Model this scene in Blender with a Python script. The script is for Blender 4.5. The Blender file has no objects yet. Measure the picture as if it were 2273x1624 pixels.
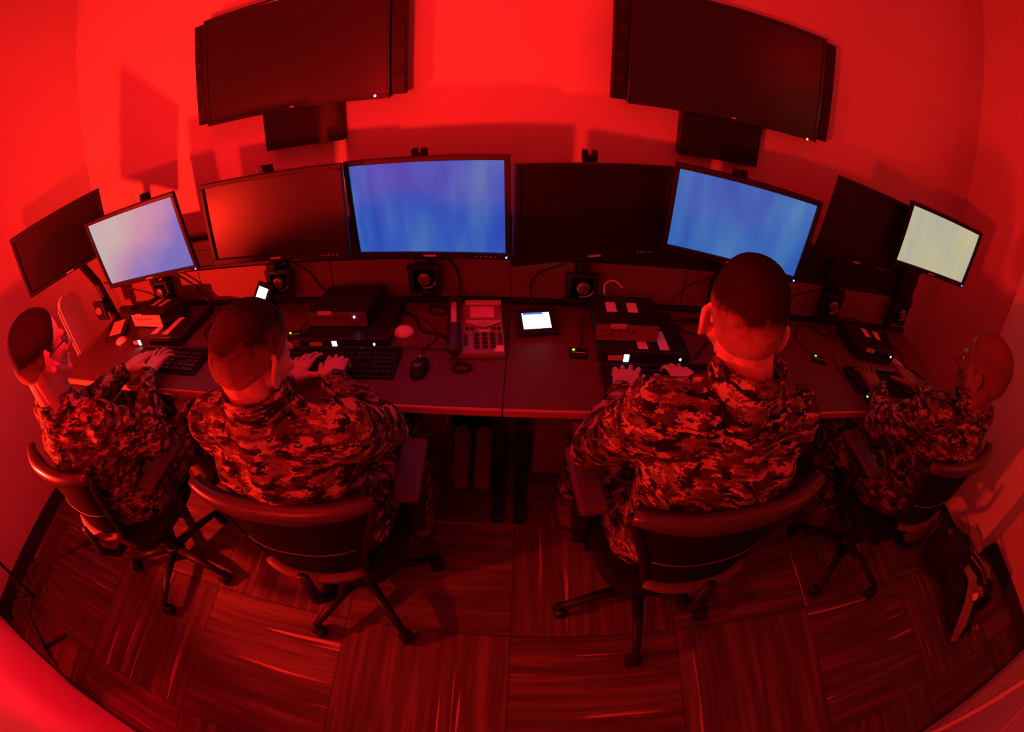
import bpy, math, random
import numpy as np
from mathutils import Vector, Matrix, Euler
rnd = random.Random(7)
sc = bpy.context.scene
COL = sc.collection
V = Vector
rad = math.radians

# ------------------------------------------------------------------ camera, world, lights, exposure
cam_d = bpy.data.cameras.new('camera')
cam = bpy.data.objects.new('camera', cam_d)
COL.objects.link(cam)
sc.camera = cam
cam_d.type = 'PANO'
cam_d.panorama_type = 'FISHEYE_EQUISOLID'
cam_d.sensor_fit = 'HORIZONTAL'
cam_d.sensor_width = 36.0
cam_d.fisheye_lens = 1037.28 / 2273 * 36.0
cam_d.fisheye_fov = rad(260)
cam_d.clip_start = 0.01
pt, yw, rl = 0.64376, -0.02832, 0.01395
fw = V((math.sin(yw) * math.cos(pt), math.cos(yw) * math.cos(pt), -math.sin(pt)))
rt = V((math.cos(yw), -math.sin(yw), 0))
up = rt.cross(fw)
r2 = rt * math.cos(rl) + up * math.sin(rl)
u2 = up * math.cos(rl) - rt * math.sin(rl)
cam.matrix_world = Matrix(((r2.x, u2.x, -fw.x, 0.0092), (r2.y, u2.y, -fw.y, -0.5800), (r2.z, u2.z, -fw.z, 1.6365), (0, 0, 0, 1)))

sc.view_settings.view_transform = 'Standard'
sc.view_settings.look = 'None'
sc.view_settings.exposure = 0.0
sc.view_settings.gamma = 1.0
sc.view_settings.use_curve_mapping = False
sc.cycles.max_bounces = 6
sc.cycles.diffuse_bounces = 4
sc.cycles.use_denoising = True
sc.cycles.sample_clamp_indirect = 4.0

w = bpy.data.worlds.new('world')
sc.world = w
w.use_nodes = True
w.node_tree.nodes['Background'].inputs[0].default_value = (0.05, 0.0, 0.002, 1)
w.node_tree.nodes['Background'].inputs[1].default_value = 0.2


def light(name, kind, loc, power, color, size=0.1, target=None, angle=60, blend=0.5, sx=None):
    d = bpy.data.lights.new(name, kind)
    d.energy = power
    d.color = color
    if kind == 'AREA':
        d.size = size
        if sx:
            d.shape = 'RECTANGLE'
            d.size_y = sx
    else:
        d.shadow_soft_size = size
    if kind == 'SPOT':
        d.spot_size = rad(angle)
        d.spot_blend = blend
    o = bpy.data.objects.new(name, d)
    COL.objects.link(o)
    o.location = loc
    if target:
        o.rotation_euler = (V(target) - V(loc)).to_track_quat('-Z', 'Y').to_euler()
    return o


ORANGE = (1.0, 0.010, 0.008)
PINK = (1.0, 0.0, 0.014)
# red uplight beside the photographer: its rim cuts the light off just below the horizontal
light('red_lamp', 'SPOT', (-0.70, -0.66, 1.26), 140, ORANGE, 0.035, (-0.70, -0.605, 2.26), 180, 0.02)
# red lamp on the tripod stand in the near left corner, aimed at the left half of the screens
light('red_stand_lamp', 'SPOT', (-2.17, -0.475, 0.905), 230, (1.0, 0.019, 0.009), 0.035, (-0.80, 1.0, 1.35), 136, 0.35)
# added fill spot without a real fitting, brightens the near wall
light('red_near_wall_fill', 'SPOT', (-0.8, 1.0, 2.95), 450, PINK, 0.06, (-1.50, -0.825, 0.90), 34, 0.6)
# unseen overhead red fill, added for the ambient level
light('red_overhead_fill', 'AREA', (-1.3, -0.1, 2.95), 14, PINK, 1.2, (-1.3, -0.1, 0), sx=0.6)
light('red_overhead_fill', 'AREA', (1.3, 0.0, 2.95), 3, PINK, 1.2, (1.3, 0.0, 0), sx=0.6)
# added fill for the near right walls, and a dim neutral spill beside it
light('red_corner_fill', 'POINT', (2.3, -0.62, 2.1), 7, PINK, 0.05)
light('dim_spill_light', 'POINT', (2.45, -0.62, 1.7), 0.5, (1.0, 0.62, 0.22), 0.08)

# ------------------------------------------------------------------ materials
def mat(name, color, rough=0.6, metal=0.0, spec=0.4, emit=None, estr=1.0, noise=0.0, nscale=20, bump=0.0, bscale=200):
    m = bpy.data.materials.new(name)
    m.use_nodes = True
    nt = m.node_tree
    b = nt.nodes['Principled BSDF']
    c = (*color, 1)
    b.inputs['Base Color'].default_value = c
    b.inputs['Roughness'].default_value = rough
    b.inputs['Metallic'].default_value = metal
    b.inputs['Specular IOR Level'].default_value = spec
    tc = nt.nodes.new('ShaderNodeTexCoord')
    if noise:
        n = nt.nodes.new('ShaderNodeTexNoise')
        n.inputs['Scale'].default_value = nscale
        nt.links.new(tc.outputs['Object'], n.inputs['Vector'])
        mx = nt.nodes.new('ShaderNodeMix')
        mx.data_type = 'RGBA'
        mx.inputs[6].default_value = (*[k * (1 - noise) for k in color], 1)
        mx.inputs[7].default_value = (*[min(1, k * (1 + noise)) for k in color], 1)
        nt.links.new(n.outputs['Fac'], mx.inputs[0])
        nt.links.new(mx.outputs[2], b.inputs['Base Color'])
    if bump:
        n = nt.nodes.new('ShaderNodeTexNoise')
        n.inputs['Scale'].default_value = bscale
        nt.links.new(tc.outputs['Object'], n.inputs['Vector'])
        bp = nt.nodes.new('ShaderNodeBump')
        bp.inputs['Strength'].default_value = bump
        bp.inputs['Distance'].default_value = 0.002
        nt.links.new(n.outputs['Fac'], bp.inputs['Height'])
        nt.links.new(bp.outputs[0], b.inputs['Normal'])
    if emit:
        b.inputs['Emission Color'].default_value = (*emit, 1)
        b.inputs['Emission Strength'].default_value = estr
    return m


def mnode(nt, op, a, b=None):
    n = nt.nodes.new('ShaderNodeMath')
    n.operation = op
    for i, x in enumerate((a, b)):
        if x is None:
            continue
        if isinstance(x, (int, float)):
            n.inputs[i].default_value = x
        else:
            nt.links.new(x, n.inputs[i])
    return n.outputs[0]


def carpet():
    m = bpy.data.materials.new('striped carpet tiles')
    m.use_nodes = True
    nt = m.node_tree
    b = nt.nodes['Principled BSDF']
    b.inputs['Roughness'].default_value = 0.95
    b.inputs['Specular IOR Level'].default_value = 0.05
    tc = nt.nodes.new('ShaderNodeTexCoord')
    sp = nt.nodes.new('ShaderNodeSeparateXYZ')
    nt.links.new(tc.outputs['Object'], sp.inputs[0])
    T = 0.61
    tx = mnode(nt, 'DIVIDE', sp.outputs[0], T)
    ty = mnode(nt, 'DIVIDE', sp.outputs[1], T)
    ix = mnode(nt, 'FLOOR', tx)
    iy = mnode(nt, 'FLOOR', ty)
    par = mnode(nt, 'FLOORED_MODULO', mnode(nt, 'ADD', ix, iy), 2.0)   # 1: stripes run along x
    ipar = mnode(nt, 'SUBTRACT', 1.0, par)
    along = mnode(nt, 'ADD', mnode(nt, 'MULTIPLY', tx, par), mnode(nt, 'MULTIPLY', ty, ipar))
    perp = mnode(nt, 'ADD', mnode(nt, 'MULTIPLY', ty, par), mnode(nt, 'MULTIPLY', tx, ipar))
    seed = mnode(nt, 'ADD', mnode(nt, 'MULTIPLY', ix, 7.31), mnode(nt, 'MULTIPLY', iy, 3.77))

    def streak(fa, fp, off):
        cb = nt.nodes.new('ShaderNodeCombineXYZ')
        nt.links.new(mnode(nt, 'MULTIPLY', along, fa), cb.inputs[0])
        nt.links.new(mnode(nt, 'MULTIPLY', perp, fp), cb.inputs[1])
        nt.links.new(mnode(nt, 'ADD', seed, off), cb.inputs[2])
        n = nt.nodes.new('ShaderNodeTexNoise')
        n.inputs['Scale'].default_value = 1.0
        n.inputs['Detail'].default_value = 2.0
        nt.links.new(cb.outputs[0], n.inputs['Vector'])
        return n.outputs['Fac']

    def ramp(x, stops):
        r = nt.nodes.new('ShaderNodeValToRGB')
        e = r.color_ramp.elements
        e[0].position, e[0].color = stops[0][0], (*stops[0][1], 1)
        e[1].position, e[1].color = stops[-1][0], (*stops[-1][1], 1)
        for p, c in stops[1:-1]:
            k = e.new(p)
            k.color = (*c, 1)
        nt.links.new(x, r.inputs[0])
        return r.outputs[0]
    base = ramp(streak(0.9, 17, 0), [(0.33, (0.075, 0.058, 0.062)), (0.5, (0.105, 0.08, 0.085)), (0.66, (0.16, 0.125, 0.125))])
    fine = ramp(streak(3.0, 90, 5), [(0.35, (0.85,) * 3), (0.65, (1.15,) * 3)])
    thin = ramp(streak(0.8, 22, 11), [(0.675, (0.0,) * 3), (0.72, (0.34, 0.24, 0.15))])
    mu = nt.nodes.new('ShaderNodeMix')
    mu.data_type = 'RGBA'
    mu.blend_type = 'MULTIPLY'
    mu.inputs[0].default_value = 1
    nt.links.new(base, mu.inputs[6])
    nt.links.new(fine, mu.inputs[7])
    ad = nt.nodes.new('ShaderNodeMix')
    ad.data_type = 'RGBA'
    ad.blend_type = 'ADD'
    ad.inputs[0].default_value = 1
    nt.links.new(mu.outputs[2], ad.inputs[6])
    nt.links.new(thin, ad.inputs[7])
    # seams between the tiles
    fx = mnode(nt, 'FRACT', tx)
    fy = mnode(nt, 'FRACT', ty)
    ex = mnode(nt, 'MINIMUM', fx, mnode(nt, 'SUBTRACT', 1.0, fx))
    ey = mnode(nt, 'MINIMUM', fy, mnode(nt, 'SUBTRACT', 1.0, fy))
    edge = mnode(nt, 'GREATER_THAN', mnode(nt, 'MINIMUM', ex, ey), 0.006)
    sm = mnode(nt, 'ADD', mnode(nt, 'MULTIPLY', edge, 0.45), 0.55)
    fin = nt.nodes.new('ShaderNodeVectorMath')
    fin.operation = 'SCALE'
    nt.links.new(ad.outputs[2], fin.inputs[0])
    nt.links.new(sm, fin.inputs['Scale'])
    nt.links.new(fin.outputs[0], b.inputs['Base Color'])
    return m


def camo(name, seed, grid=0.0036):
    m = bpy.data.materials.new(name)
    m.use_nodes = True
    nt = m.node_tree
    b = nt.nodes['Principled BSDF']
    b.inputs['Roughness'].default_value = 0.9
    b.inputs['Specular IOR Level'].default_value = 0.1
    tc = nt.nodes.new('ShaderNodeTexCoord')
    # digital print: the pattern is sampled on a fine grid
    sn = nt.nodes.new('ShaderNodeVectorMath')
    sn.operation = 'SNAP'
    sn.inputs[1].default_value = (grid, grid, grid * 0.8)
    nt.links.new(tc.outputs['Object'], sn.inputs[0])

    def lay(off, scale, th0, th1, prev, col, det=3.0):
        mp = nt.nodes.new('ShaderNodeMapping')
        mp.inputs['Location'].default_value = (seed + off, off * 2.3, seed * 1.7)
        mp.inputs['Scale'].default_value = (0.62, 1.0, 1.95)
        nt.links.new(sn.outputs[0], mp.inputs[0])
        n = nt.nodes.new('ShaderNodeTexNoise')
        n.inputs['Scale'].default_value = scale
        n.inputs['Detail'].default_value = det
        n.inputs['Roughness'].default_value = 0.62
        nt.links.new(mp.outputs[0], n.inputs['Vector'])
        f = mnode(nt, 'GREATER_THAN', n.outputs['Fac'], th0)
        mx = nt.nodes.new('ShaderNodeMix')
        mx.data_type = 'RGBA'
        nt.links.new(f, mx.inputs[0])
        if isinstance(prev, tuple):
            mx.inputs[6].default_value = (*prev, 1)
        else:
            nt.links.new(prev, mx.inputs[6])
        mx.inputs[7].default_value = (*col, 1)
        return mx.outputs[2]
    c = lay(1, 23, 0.485, 0, (0.40, 0.32, 0.22), (0.15, 0.13, 0.08))
    c = lay(5, 28, 0.515, 0, c, (0.055, 0.04, 0.028))
    c = lay(9, 30, 0.565, 0, c, (0.010, 0.009, 0.009))
    nt.links.new(c, b.inputs['Base Color'])
    n = nt.nodes.new('ShaderNodeTexNoise')
    n.inputs['Scale'].default_value = 9
    n.inputs['Detail'].default_value = 2
    n.inputs['Distortion'].default_value = 0.8
    nt.links.new(tc.outputs['Object'], n.inputs['Vector'])
    bp = nt.nodes.new('ShaderNodeBump')
    bp.inputs['Strength'].default_value = 0.8
    bp.inputs['Distance'].default_value = 0.03
    nt.links.new(n.outputs['Fac'], bp.inputs['Height'])
    nt.links.new(bp.outputs[0], b.inputs['Normal'])
    return m


def screen_mat(name, c0, c1, c2=None, streak=True, strength=1.0, grad=None):
    """a lit display: soft vertical streaks between two colours"""
    m = bpy.data.materials.new(name)
    m.use_nodes = True
    nt = m.node_tree
    b = nt.nodes['Principled BSDF']
    b.inputs['Base Color'].default_value = (0.02, 0.02, 0.02, 1)
    b.inputs['Roughness'].default_value = 0.5
    b.inputs['Specular IOR Level'].default_value = 0.08
    tc = nt.nodes.new('ShaderNodeTexCoord')
    mp = nt.nodes.new('ShaderNodeMapping')
    mp.inputs['Scale'].default_value = (9, 9, 2.6) if streak else (3, 3, 3)
    nt.links.new(tc.outputs['Object'], mp.inputs[0])
    n = nt.nodes.new('ShaderNodeTexNoise')
    n.inputs['Scale'].default_value = 1
    n.inputs['Detail'].default_value = 2.5
    nt.links.new(mp.outputs[0], n.inputs['Vector'])
    r = nt.nodes.new('ShaderNodeValToRGB')
    e = r.color_ramp.elements
    e[0].position, e[0].color = 0.3, (*c0, 1)
    e[1].position, e[1].color = 0.72, (*c1, 1)
    if c2:
        k = e.new(0.5)
        k.color = (*c2, 1)
    if grad:
        sp = nt.nodes.new('ShaderNodeSeparateXYZ')
        nt.links.new(tc.outputs['Object'], sp.inputs[0])
        a = mnode(nt, 'MULTIPLY', sp.outputs[0], grad[0])
        z = mnode(nt, 'MULTIPLY', sp.outputs[2], grad[1])
        s = mnode(nt, 'ADD', mnode(nt, 'ADD', a, z), grad[2])
        s = mnode(nt, 'ADD', s, mnode(nt, 'MULTIPLY', mnode(nt, 'SUBTRACT', n.outputs['Fac'], 0.5), 0.5))
        nt.links.new(s, r.inputs[0])
    else:
        nt.links.new(n.outputs['Fac'], r.inputs[0])
    nt.links.new(r.outputs[0], b.inputs['Emission Color'])
    b.inputs['Emission Strength'].default_value = strength
    return m


def skin_mat(name, c):
    m = mat(name, c, 0.5, spec=0.35, noise=0.12, nscale=30, bump=0.15, bscale=180)
    b = m.node_tree.nodes['Principled BSDF']
    b.inputs['Subsurface Weight'].default_value = 0.15
    b.inputs['Subsurface Scale'].default_value = 0.01
    return m


def hair_mat(name, dark, skin, z0, z1, zc):
    """short clippered hair: thins out to the skin tone towards the nape and temples (local height); wider fades also paint in light on the sides"""
    m = bpy.data.materials.new(name)
    m.use_nodes = True
    nt = m.node_tree
    b = nt.nodes['Principled BSDF']
    b.inputs['Roughness'].default_value = 0.85
    b.inputs['Specular IOR Level'].default_value = 0.12
    tc = nt.nodes.new('ShaderNodeTexCoord')
    sp = nt.nodes.new('ShaderNodeSeparateXYZ')
    nt.links.new(tc.outputs['Object'], sp.inputs[0])
    n = nt.nodes.new('ShaderNodeTexNoise')
    n.inputs['Scale'].default_value = 35
    n.inputs['Detail'].default_value = 4
    nt.links.new(tc.outputs['Object'], n.inputs['Vector'])
    h = mnode(nt, 'DIVIDE', mnode(nt, 'SUBTRACT', sp.outputs[2], zc + z0), z1 - z0)
    h = mnode(nt, 'ADD', h, mnode(nt, 'MULTIPLY', mnode(nt, 'SUBTRACT', n.outputs['Fac'], 0.5), 0.5))
    mx = nt.nodes.new('ShaderNodeMix')
    mx.data_type = 'RGBA'
    mx.clamp_factor = True
    nt.links.new(h, mx.inputs[0])
    mx.inputs[6].default_value = (*skin, 1)
    mx.inputs[7].default_value = (*dark, 1)
    nt.links.new(mx.outputs[2], b.inputs['Base Color'])
    n2 = nt.nodes.new('ShaderNodeTexNoise')
    n2.inputs['Scale'].default_value = 260
    nt.links.new(tc.outputs['Object'], n2.inputs['Vector'])
    bp = nt.nodes.new('ShaderNodeBump')
    bp.inputs['Strength'].default_value = 0.6
    bp.inputs['Distance'].default_value = 0.004
    nt.links.new(n2.outputs['Fac'], bp.inputs['Height'])
    nt.links.new(bp.outputs[0], b.inputs['Normal'])
    return m


M = {}
M['wall'] = mat('painted wall', (0.64, 0.60, 0.60), 0.55, spec=0.3, noise=0.02, nscale=3, bump=0.15, bscale=120)
M['ceiling'] = mat('ceiling tile', (0.52, 0.50, 0.49), 0.9, noise=0.04, nscale=40)
M['carpet'] = carpet()
M['cove'] = mat('dark cove base', (0.03, 0.03, 0.032), 0.5)
M['black'] = mat('black plastic', (0.014, 0.014, 0.015), 0.45, spec=0.2, bump=0.05, bscale=300)
M['blackgloss'] = mat('glossy black plastic', (0.02, 0.02, 0.022), 0.16, spec=0.5)
M['tvscreen'] = mat('dark display glass', (0.018, 0.018, 0.02), 0.30, spec=0.42)
M['offscreen'] = mat('dark matte display', (0.012, 0.012, 0.013), 0.36, spec=0.28)
M['speaker'] = mat('black speaker cloth', (0.02, 0.02, 0.02), 0.8)
M['metal'] = mat('dark metal', (0.03, 0.03, 0.032), 0.35, metal=0.6)
M['silver'] = mat('silver plastic', (0.6, 0.6, 0.6), 0.35, metal=0.2)
M['cap'] = mat('grey metal cap', (0.30, 0.30, 0.31), 0.28, metal=0.7)
M['desk'] = mat('grey brown laminate', (0.115, 0.065, 0.06), 0.5, spec=0.25, noise=0.15, nscale=60)
M['edge'] = mat('pale edge band', (0.48, 0.28, 0.24), 0.4)
M['panel'] = mat('brown grey laminate panel', (0.22, 0.14, 0.13), 0.5, noise=0.08, nscale=30)
M['rail'] = mat('black rail', (0.012, 0.012, 0.013), 0.5)
M['label'] = mat('white paper label', (0.8, 0.78, 0.74), 0.6, noise=0.06, nscale=90)
M['greylabel'] = mat('printed grey label', (0.6, 0.56, 0.52), 0.6, noise=0.3, nscale=300)
M['key'] = mat('black keycap', (0.02, 0.02, 0.022), 0.35, noise=0.2, nscale=200)
M['phone'] = mat('grey phone plastic', (0.24, 0.21, 0.21), 0.4)
M['phonedk'] = mat('dark phone plastic', (0.035, 0.033, 0.035), 0.3)
M['lcd'] = mat('grey lcd', (0.62, 0.55, 0.56), 0.25, emit=(0.35, 0.0, 0.02), estr=0.3)
M['white'] = mat('white plastic', (0.8, 0.78, 0.76), 0.35)
M['mesh'] = mat('black mesh fabric', (0.009, 0.009, 0.009), 0.95, spec=0.08, bump=0.3, bscale=600)
M['fabric'] = mat('black seat fabric', (0.012, 0.012, 0.013), 0.95, spec=0.08, bump=0.3, bscale=400)
M['chairrim'] = mat('grey chair frame', (0.05, 0.045, 0.045), 0.33, spec=0.45)
M['chairband'] = mat('grey chair lower rail', (0.10, 0.09, 0.09), 0.5)
M['boot'] = mat('tan suede boot', (0.20, 0.14, 0.09), 0.9, noise=0.15, nscale=40)
M['sole'] = mat('rubber sole', (0.05, 0.04, 0.03), 0.8)
M['tower'] = mat('black computer case', (0.012, 0.012, 0.013), 0.4)
M['bag'] = mat('black nylon', (0.010, 0.010, 0.011), 0.85, bump=0.4, bscale=60)
M['strap'] = mat('tan webbing', (0.26, 0.22, 0.18), 0.85, bump=0.3, bscale=200)
M['vent'] = mat('painted grille', (0.6, 0.58, 0.56), 0.5)
M['lens'] = mat('dark spectacle lens', (0.02, 0.02, 0.02), 0.1)
M['eyewhite'] = mat('eye', (0.7, 0.68, 0.65), 0.2)
M['iris'] = mat('dark iris', (0.03, 0.02, 0.015), 0.2)
M['tshirt'] = mat('olive undershirt', (0.10, 0.09, 0.06), 0.9)


def led(name, c, s=12):
    return mat(name, (0, 0, 0), emit=c, estr=s)


M['ledblue'] = led('blue power light', (0.05, 0.12, 1.0), 10)
M['ledviolet'] = led('violet power light', (0.35, 0.25, 1.0), 10)
M['ledorange'] = led('orange power light', (1.0, 0.12, 0.01), 8)
M['ledgreen'] = led('green status light', (0.30, 1.0, 0.02), 4)
M['ledwhite'] = led('white status light', (0.75, 0.8, 1.0), 5)
M['scrblue'] = screen_mat('lit blue screen', (0.006, 0.050, 0.42), (0.055, 0.165, 0.44), (0.015, 0.092, 0.48))
M['scrblue2'] = screen_mat('lit lighter blue screen', (0.015, 0.075, 0.40), (0.060, 0.20, 0.46), (0.025, 0.13, 0.46))
M['scrpale'] = screen_mat('lit pale screen', (0.45, 0.42, 0.42), (0.10, 0.155, 0.50), (0.40, 0.26, 0.40), False, 1.0, grad=(0.85, -0.85, 0.50))  # pink middle tone paints in a reflection of the red lights
M['scryellow'] = screen_mat('lit pale yellow screen', (0.40, 0.42, 0.36), (0.56, 0.50, 0.29), (0.50, 0.47, 0.32), True, 0.95)
M['scrwhite'] = mat('bright white screen', (0, 0, 0), emit=(0.85, 0.92, 1.0), estr=2.4)
M['scrbar'] = mat('blue header on screen', (0, 0, 0), emit=(0.05, 0.22, 0.8), estr=1.0)


# ------------------------------------------------------------------ mesh building
class MB:
    def __init__(s):
        s.v, s.f = [], []

    def add(s, vs, fs):
        n = len(s.v)
        s.v += [tuple(x) for x in vs]
        s.f += [tuple(i + n for i in f) for f in fs]
        return s

    def box(s, c, size, R=None):
        h = [k / 2 for k in size]
        vs = []
        for x in (-1, 1):
            for y in (-1, 1):
                for z in (-1, 1):
                    p = V((x * h[0], y * h[1], z * h[2]))
                    if R is not None:
                        p = R @ p
                    vs.append(p + V(c))
        return s.add(vs, [(0, 1, 3, 2), (4, 6, 7, 5), (0, 4, 5, 1), (2, 3, 7, 6), (0, 2, 6, 4), (1, 5, 7, 3)])

    def hexa(s, bot, top):
        """solid between two quads"""
        vs = list(bot) + list(top)
        n = len(bot)
        fs = [tuple(range(n))[::-1], tuple(range(n, 2 * n))]
        for i in range(n):
            j = (i + 1) % n
            fs.append((i, j, n + j, n + i))
        return s.add(vs, fs)

    def tube(s, pts, r, n=10, flat=None, closed=False):
        pts = [V(p) for p in pts]
        rs = r if isinstance(r, (list, tuple)) else [r] * len(pts)
        vs, fs = [], []
        up = None
        m = len(pts)
        for i, p in enumerate(pts):
            if closed:
                t = (pts[(i + 1) % m] - pts[i - 1]).normalized()
            else:
                t = (pts[min(i + 1, m - 1)] - pts[max(i - 1, 0)]).normalized()
            if up is None:
                up = V((0, 0, 1)) if abs(t.z) < 0.9 else V((0, 1, 0))
            a = t.cross(up).normalized()
            up = a.cross(t).normalized()
            for k in range(n):
                an = 2 * math.pi * k / n
                q = a * math.cos(an) * rs[i] + up * math.sin(an) * rs[i] * (flat or 1)
                vs.append(p + q)
        for i in range(m if closed else m - 1):
            j = (i + 1) % m
            for k in range(n):
                l = (k + 1) % n
                fs.append((i * n + k, j * n + k, j * n + l, i * n + l))
        if not closed:
            fs.append(tuple(range(n)))
            fs.append(tuple(range((m - 1) * n, m * n))[::-1])
        return s.add(vs, fs)

    def cyl(s, a, b, r, r2=None, n=20):
        return s.tube([a, b], [r, r if r2 is None else r2], n)

    def ell(s, c, r, R=None, nu=20, nv=12):
        vs, fs = [], []
        r = (r, r, r) if isinstance(r, (int, float)) else r
        for j in range(1, nv):
            ph = math.pi * j / nv
            for i in range(nu):
                th = 2 * math.pi * i / nu
                p = V((r[0] * math.sin(ph) * math.cos(th), r[1] * math.sin(ph) * math.sin(th), r[2] * math.cos(ph)))
                vs.append((R @ p if R is not None else p) + V(c))
        for q in ((0, 0, r[2]), (0, 0, -r[2])):
            p = V(q)
            vs.append((R @ p if R is not None else p) + V(c))
        t, bt = len(vs) - 2, len(vs) - 1
        for j in range(nv - 2):
            for i in range(nu):
                k = (i + 1) % nu
                fs.append((j * nu + i, (j + 1) * nu + i, (j + 1) * nu + k, j * nu + k))
        for i in range(nu):
            k = (i + 1) % nu
            fs.append((t, i, k))
            fs.append((bt, (nv - 2) * nu + k, (nv - 2) * nu + i))
        return s.add(vs, fs)

    def cap(s, a, b, ra, rb=None, n=14, flat=None, side=None):
        """tapered capsule with round ends, optionally flattened to an elliptic section"""
        rb = ra if rb is None else rb
        a, b = V(a), V(b)
        d = b - a
        L = d.length
        if L < 1e-6:
            return s.ell(a, ra)
        t = d / L
        x = V(side) if side is not None else (V((0, 0, 1)) if abs(t.z) < 0.9 else V((0, 1, 0)))
        x = (x - t * x.dot(t)).normalized()
        y = t.cross(x)
        fl = flat or 1.0
        vs, rings = [], []
        prof = []
        for k in range(1, 6):
            an = math.pi / 2 * (1 - k / 5)
            prof.append((-math.sin(an) * ra, math.cos(an) * ra))
        for k in range(0, 5):
            an = math.pi / 2 * k / 5
            prof.append((L + math.sin(an) * rb, math.cos(an) * rb))
        for (h, r) in prof:
            for i in range(n):
                th = 2 * math.pi * i / n
                vs.append(a + t * h + x * math.cos(th) * r * fl + y * math.sin(th) * r)
        m = len(prof)
        fs = []
        for j in range(m - 1):
            for i in range(n):
                k = (i + 1) % n
                fs.append((j * n + i, j * n + k, (j + 1) * n + k, (j + 1) * n + i))
        vs.append(a - t * ra)
        vs.append(b + t * rb)
        for i in range(n):
            k = (i + 1) % n
            fs.append((m * n, k, i))
            fs.append((m * n + 1, (m - 1) * n + i, (m - 1) * n + k))
        return s.add(vs, fs)


def wloc(o):
    p = V((0, 0, 0))
    while o is not None:
        p += V(o.location)
        o = o.parent
    return p


def obj(name, mb, m, parent=None, smooth=False, bevel=0.0, loc=None, seg=2):
    me = bpy.data.meshes.new(name)
    off = wloc(parent) if parent is not None else V(loc or (0, 0, 0))
    me.from_pydata([tuple(V(p) - off) for p in mb.v], [], mb.f)
    me.update()
    for mm in (m if isinstance(m, (list, tuple)) else [m]):
        me.materials.append(mm)
    if smooth:
        for p in me.polygons:
            p.use_smooth = True
    o = bpy.data.objects.new(name, me)
    COL.objects.link(o)
    if parent is not None:
        o.parent = parent
    elif loc is not None:
        o.location = loc
    if bevel:
        b = o.modifiers.new('bevel', 'BEVEL')
        b.width = bevel
        b.segments = seg
        b.limit_method = 'ANGLE'
        b.angle_limit = rad(35)
    return o


def tag(o, label, cat, group=None, kind=None):
    o['label'] = label
    o['category'] = cat
    if group:
        o['group'] = group
    if kind:
        o['kind'] = kind
    return o


def thing(name, label, cat, loc=(0, 0, 0), group=None):
    o = bpy.data.objects.new(name, None)
    o.empty_display_size = 0.05
    COL.objects.link(o)
    o.location = loc
    return tag(o, label, cat, group)


def struct(name, mb, m, bevel=0.0):
    o = obj(name, mb, m, bevel=bevel)
    o['kind'] = 'structure'
    return o


def Rz(a):
    return Matrix.Rotation(a, 3, 'Z')


# ------------------------------------------------------------------ the room
XL, XR, YF, YN, ZC = -2.695, 2.752, 1.388, -0.825, 3.09
XR2 = 2.80
struct('floor', MB().box((0.05, 0.28, -0.05), (5.9, 2.6, 0.1)), M['carpet'])
struct('wall_far', MB().box((0.03, YF + 0.05, ZC / 2), (5.7, 0.1, ZC)), M['wall'])
struct('wall_left', MB().box((XL - 0.05, 0.28, ZC / 2), (0.1, 2.4, ZC)), M['wall'])
struct('wall_near', MB().box((0.05, YN - 0.05, ZC / 2), (5.9, 0.1, ZC)), M['wall'])
struct('wall_right', MB().box((XR + 0.10, 0.95, ZC / 2), (0.2, 1.0, ZC)).box((XR2 + 0.05, -0.35, ZC / 2), (0.1, 1.1, ZC)), M['wall'])
struct('column_right', MB().box(((2.42 + 2.86) / 2, (0.60 - 0.07) / 2, ZC / 2), (0.44, 0.67, ZC)), M['wall'])
struct('ceiling', MB().box((0.05, 0.28, ZC + 0.04), (5.9, 2.6, 0.08)), M['ceiling'])
t_, h_ = 0.008, 0.10
struct('baseboard_left', MB().box((XL + t_ / 2, 0.28, h_ / 2), (t_, 2.2, h_)), M['cove'], 0.003)
struct('baseboard_far', MB().box((0.03, YF - t_ / 2, h_ / 2), (5.43, t_, h_)), M['cove'], 0.003)
struct('baseboard_near', MB().box((0.05, YN + t_ / 2, 0.035), (5.48, t_, 0.07)), M['cove'], 0.003)
struct('baseboard_right', MB().box((2.42 - t_ / 2, 0.265, h_ / 2), (t_, 0.67, h_)).box((2.61, -0.07 - t_ / 2, h_ / 2), (0.38, t_, h_))
       .box((XR2 - t_ / 2, -0.45, h_ / 2), (t_, 0.74, h_)).box((XR - t_ / 2, 0.99, h_ / 2), (t_, 0.78, h_)), M['cove'], 0.003)
struct('trim_1', MB().box((0.05, YN + 0.002, 0.985), (5.4, 0.004, 0.012)), M['wall'])
# slatted grille low on the near wall, right end
g = thing('wall_grille', 'white slatted grille on the near wall, bottom right corner', 'grille', (2.05, YN, 0.5))
obj('frame', MB().box((2.05, YN + 0.008, 1.12), (1.2, 0.016, 0.03)).box((2.05, YN + 0.008, 0.32), (1.2, 0.016, 0.03))
    .box((1.46, YN + 0.008, 0.72), (0.03, 0.016, 0.8)).box((2.64, YN + 0.008, 0.72), (0.03, 0.016, 0.8)), M['vent'], g)
mb = MB()
for k in range(18):
    mb.box((2.05, YN + 0.012, 0.36 + k * 0.042), (1.16, 0.022, 0.004), Matrix.Rotation(rad(35), 3, 'X'))
obj('slats', mb, M['vent'], g)

# ------------------------------------------------------------------ desk with rear panel
DZ, YD0, YD1, XD0, XD1 = 0.73, 0.425, 1.045, -2.28, 2.06
SEAM = -0.045


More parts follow.
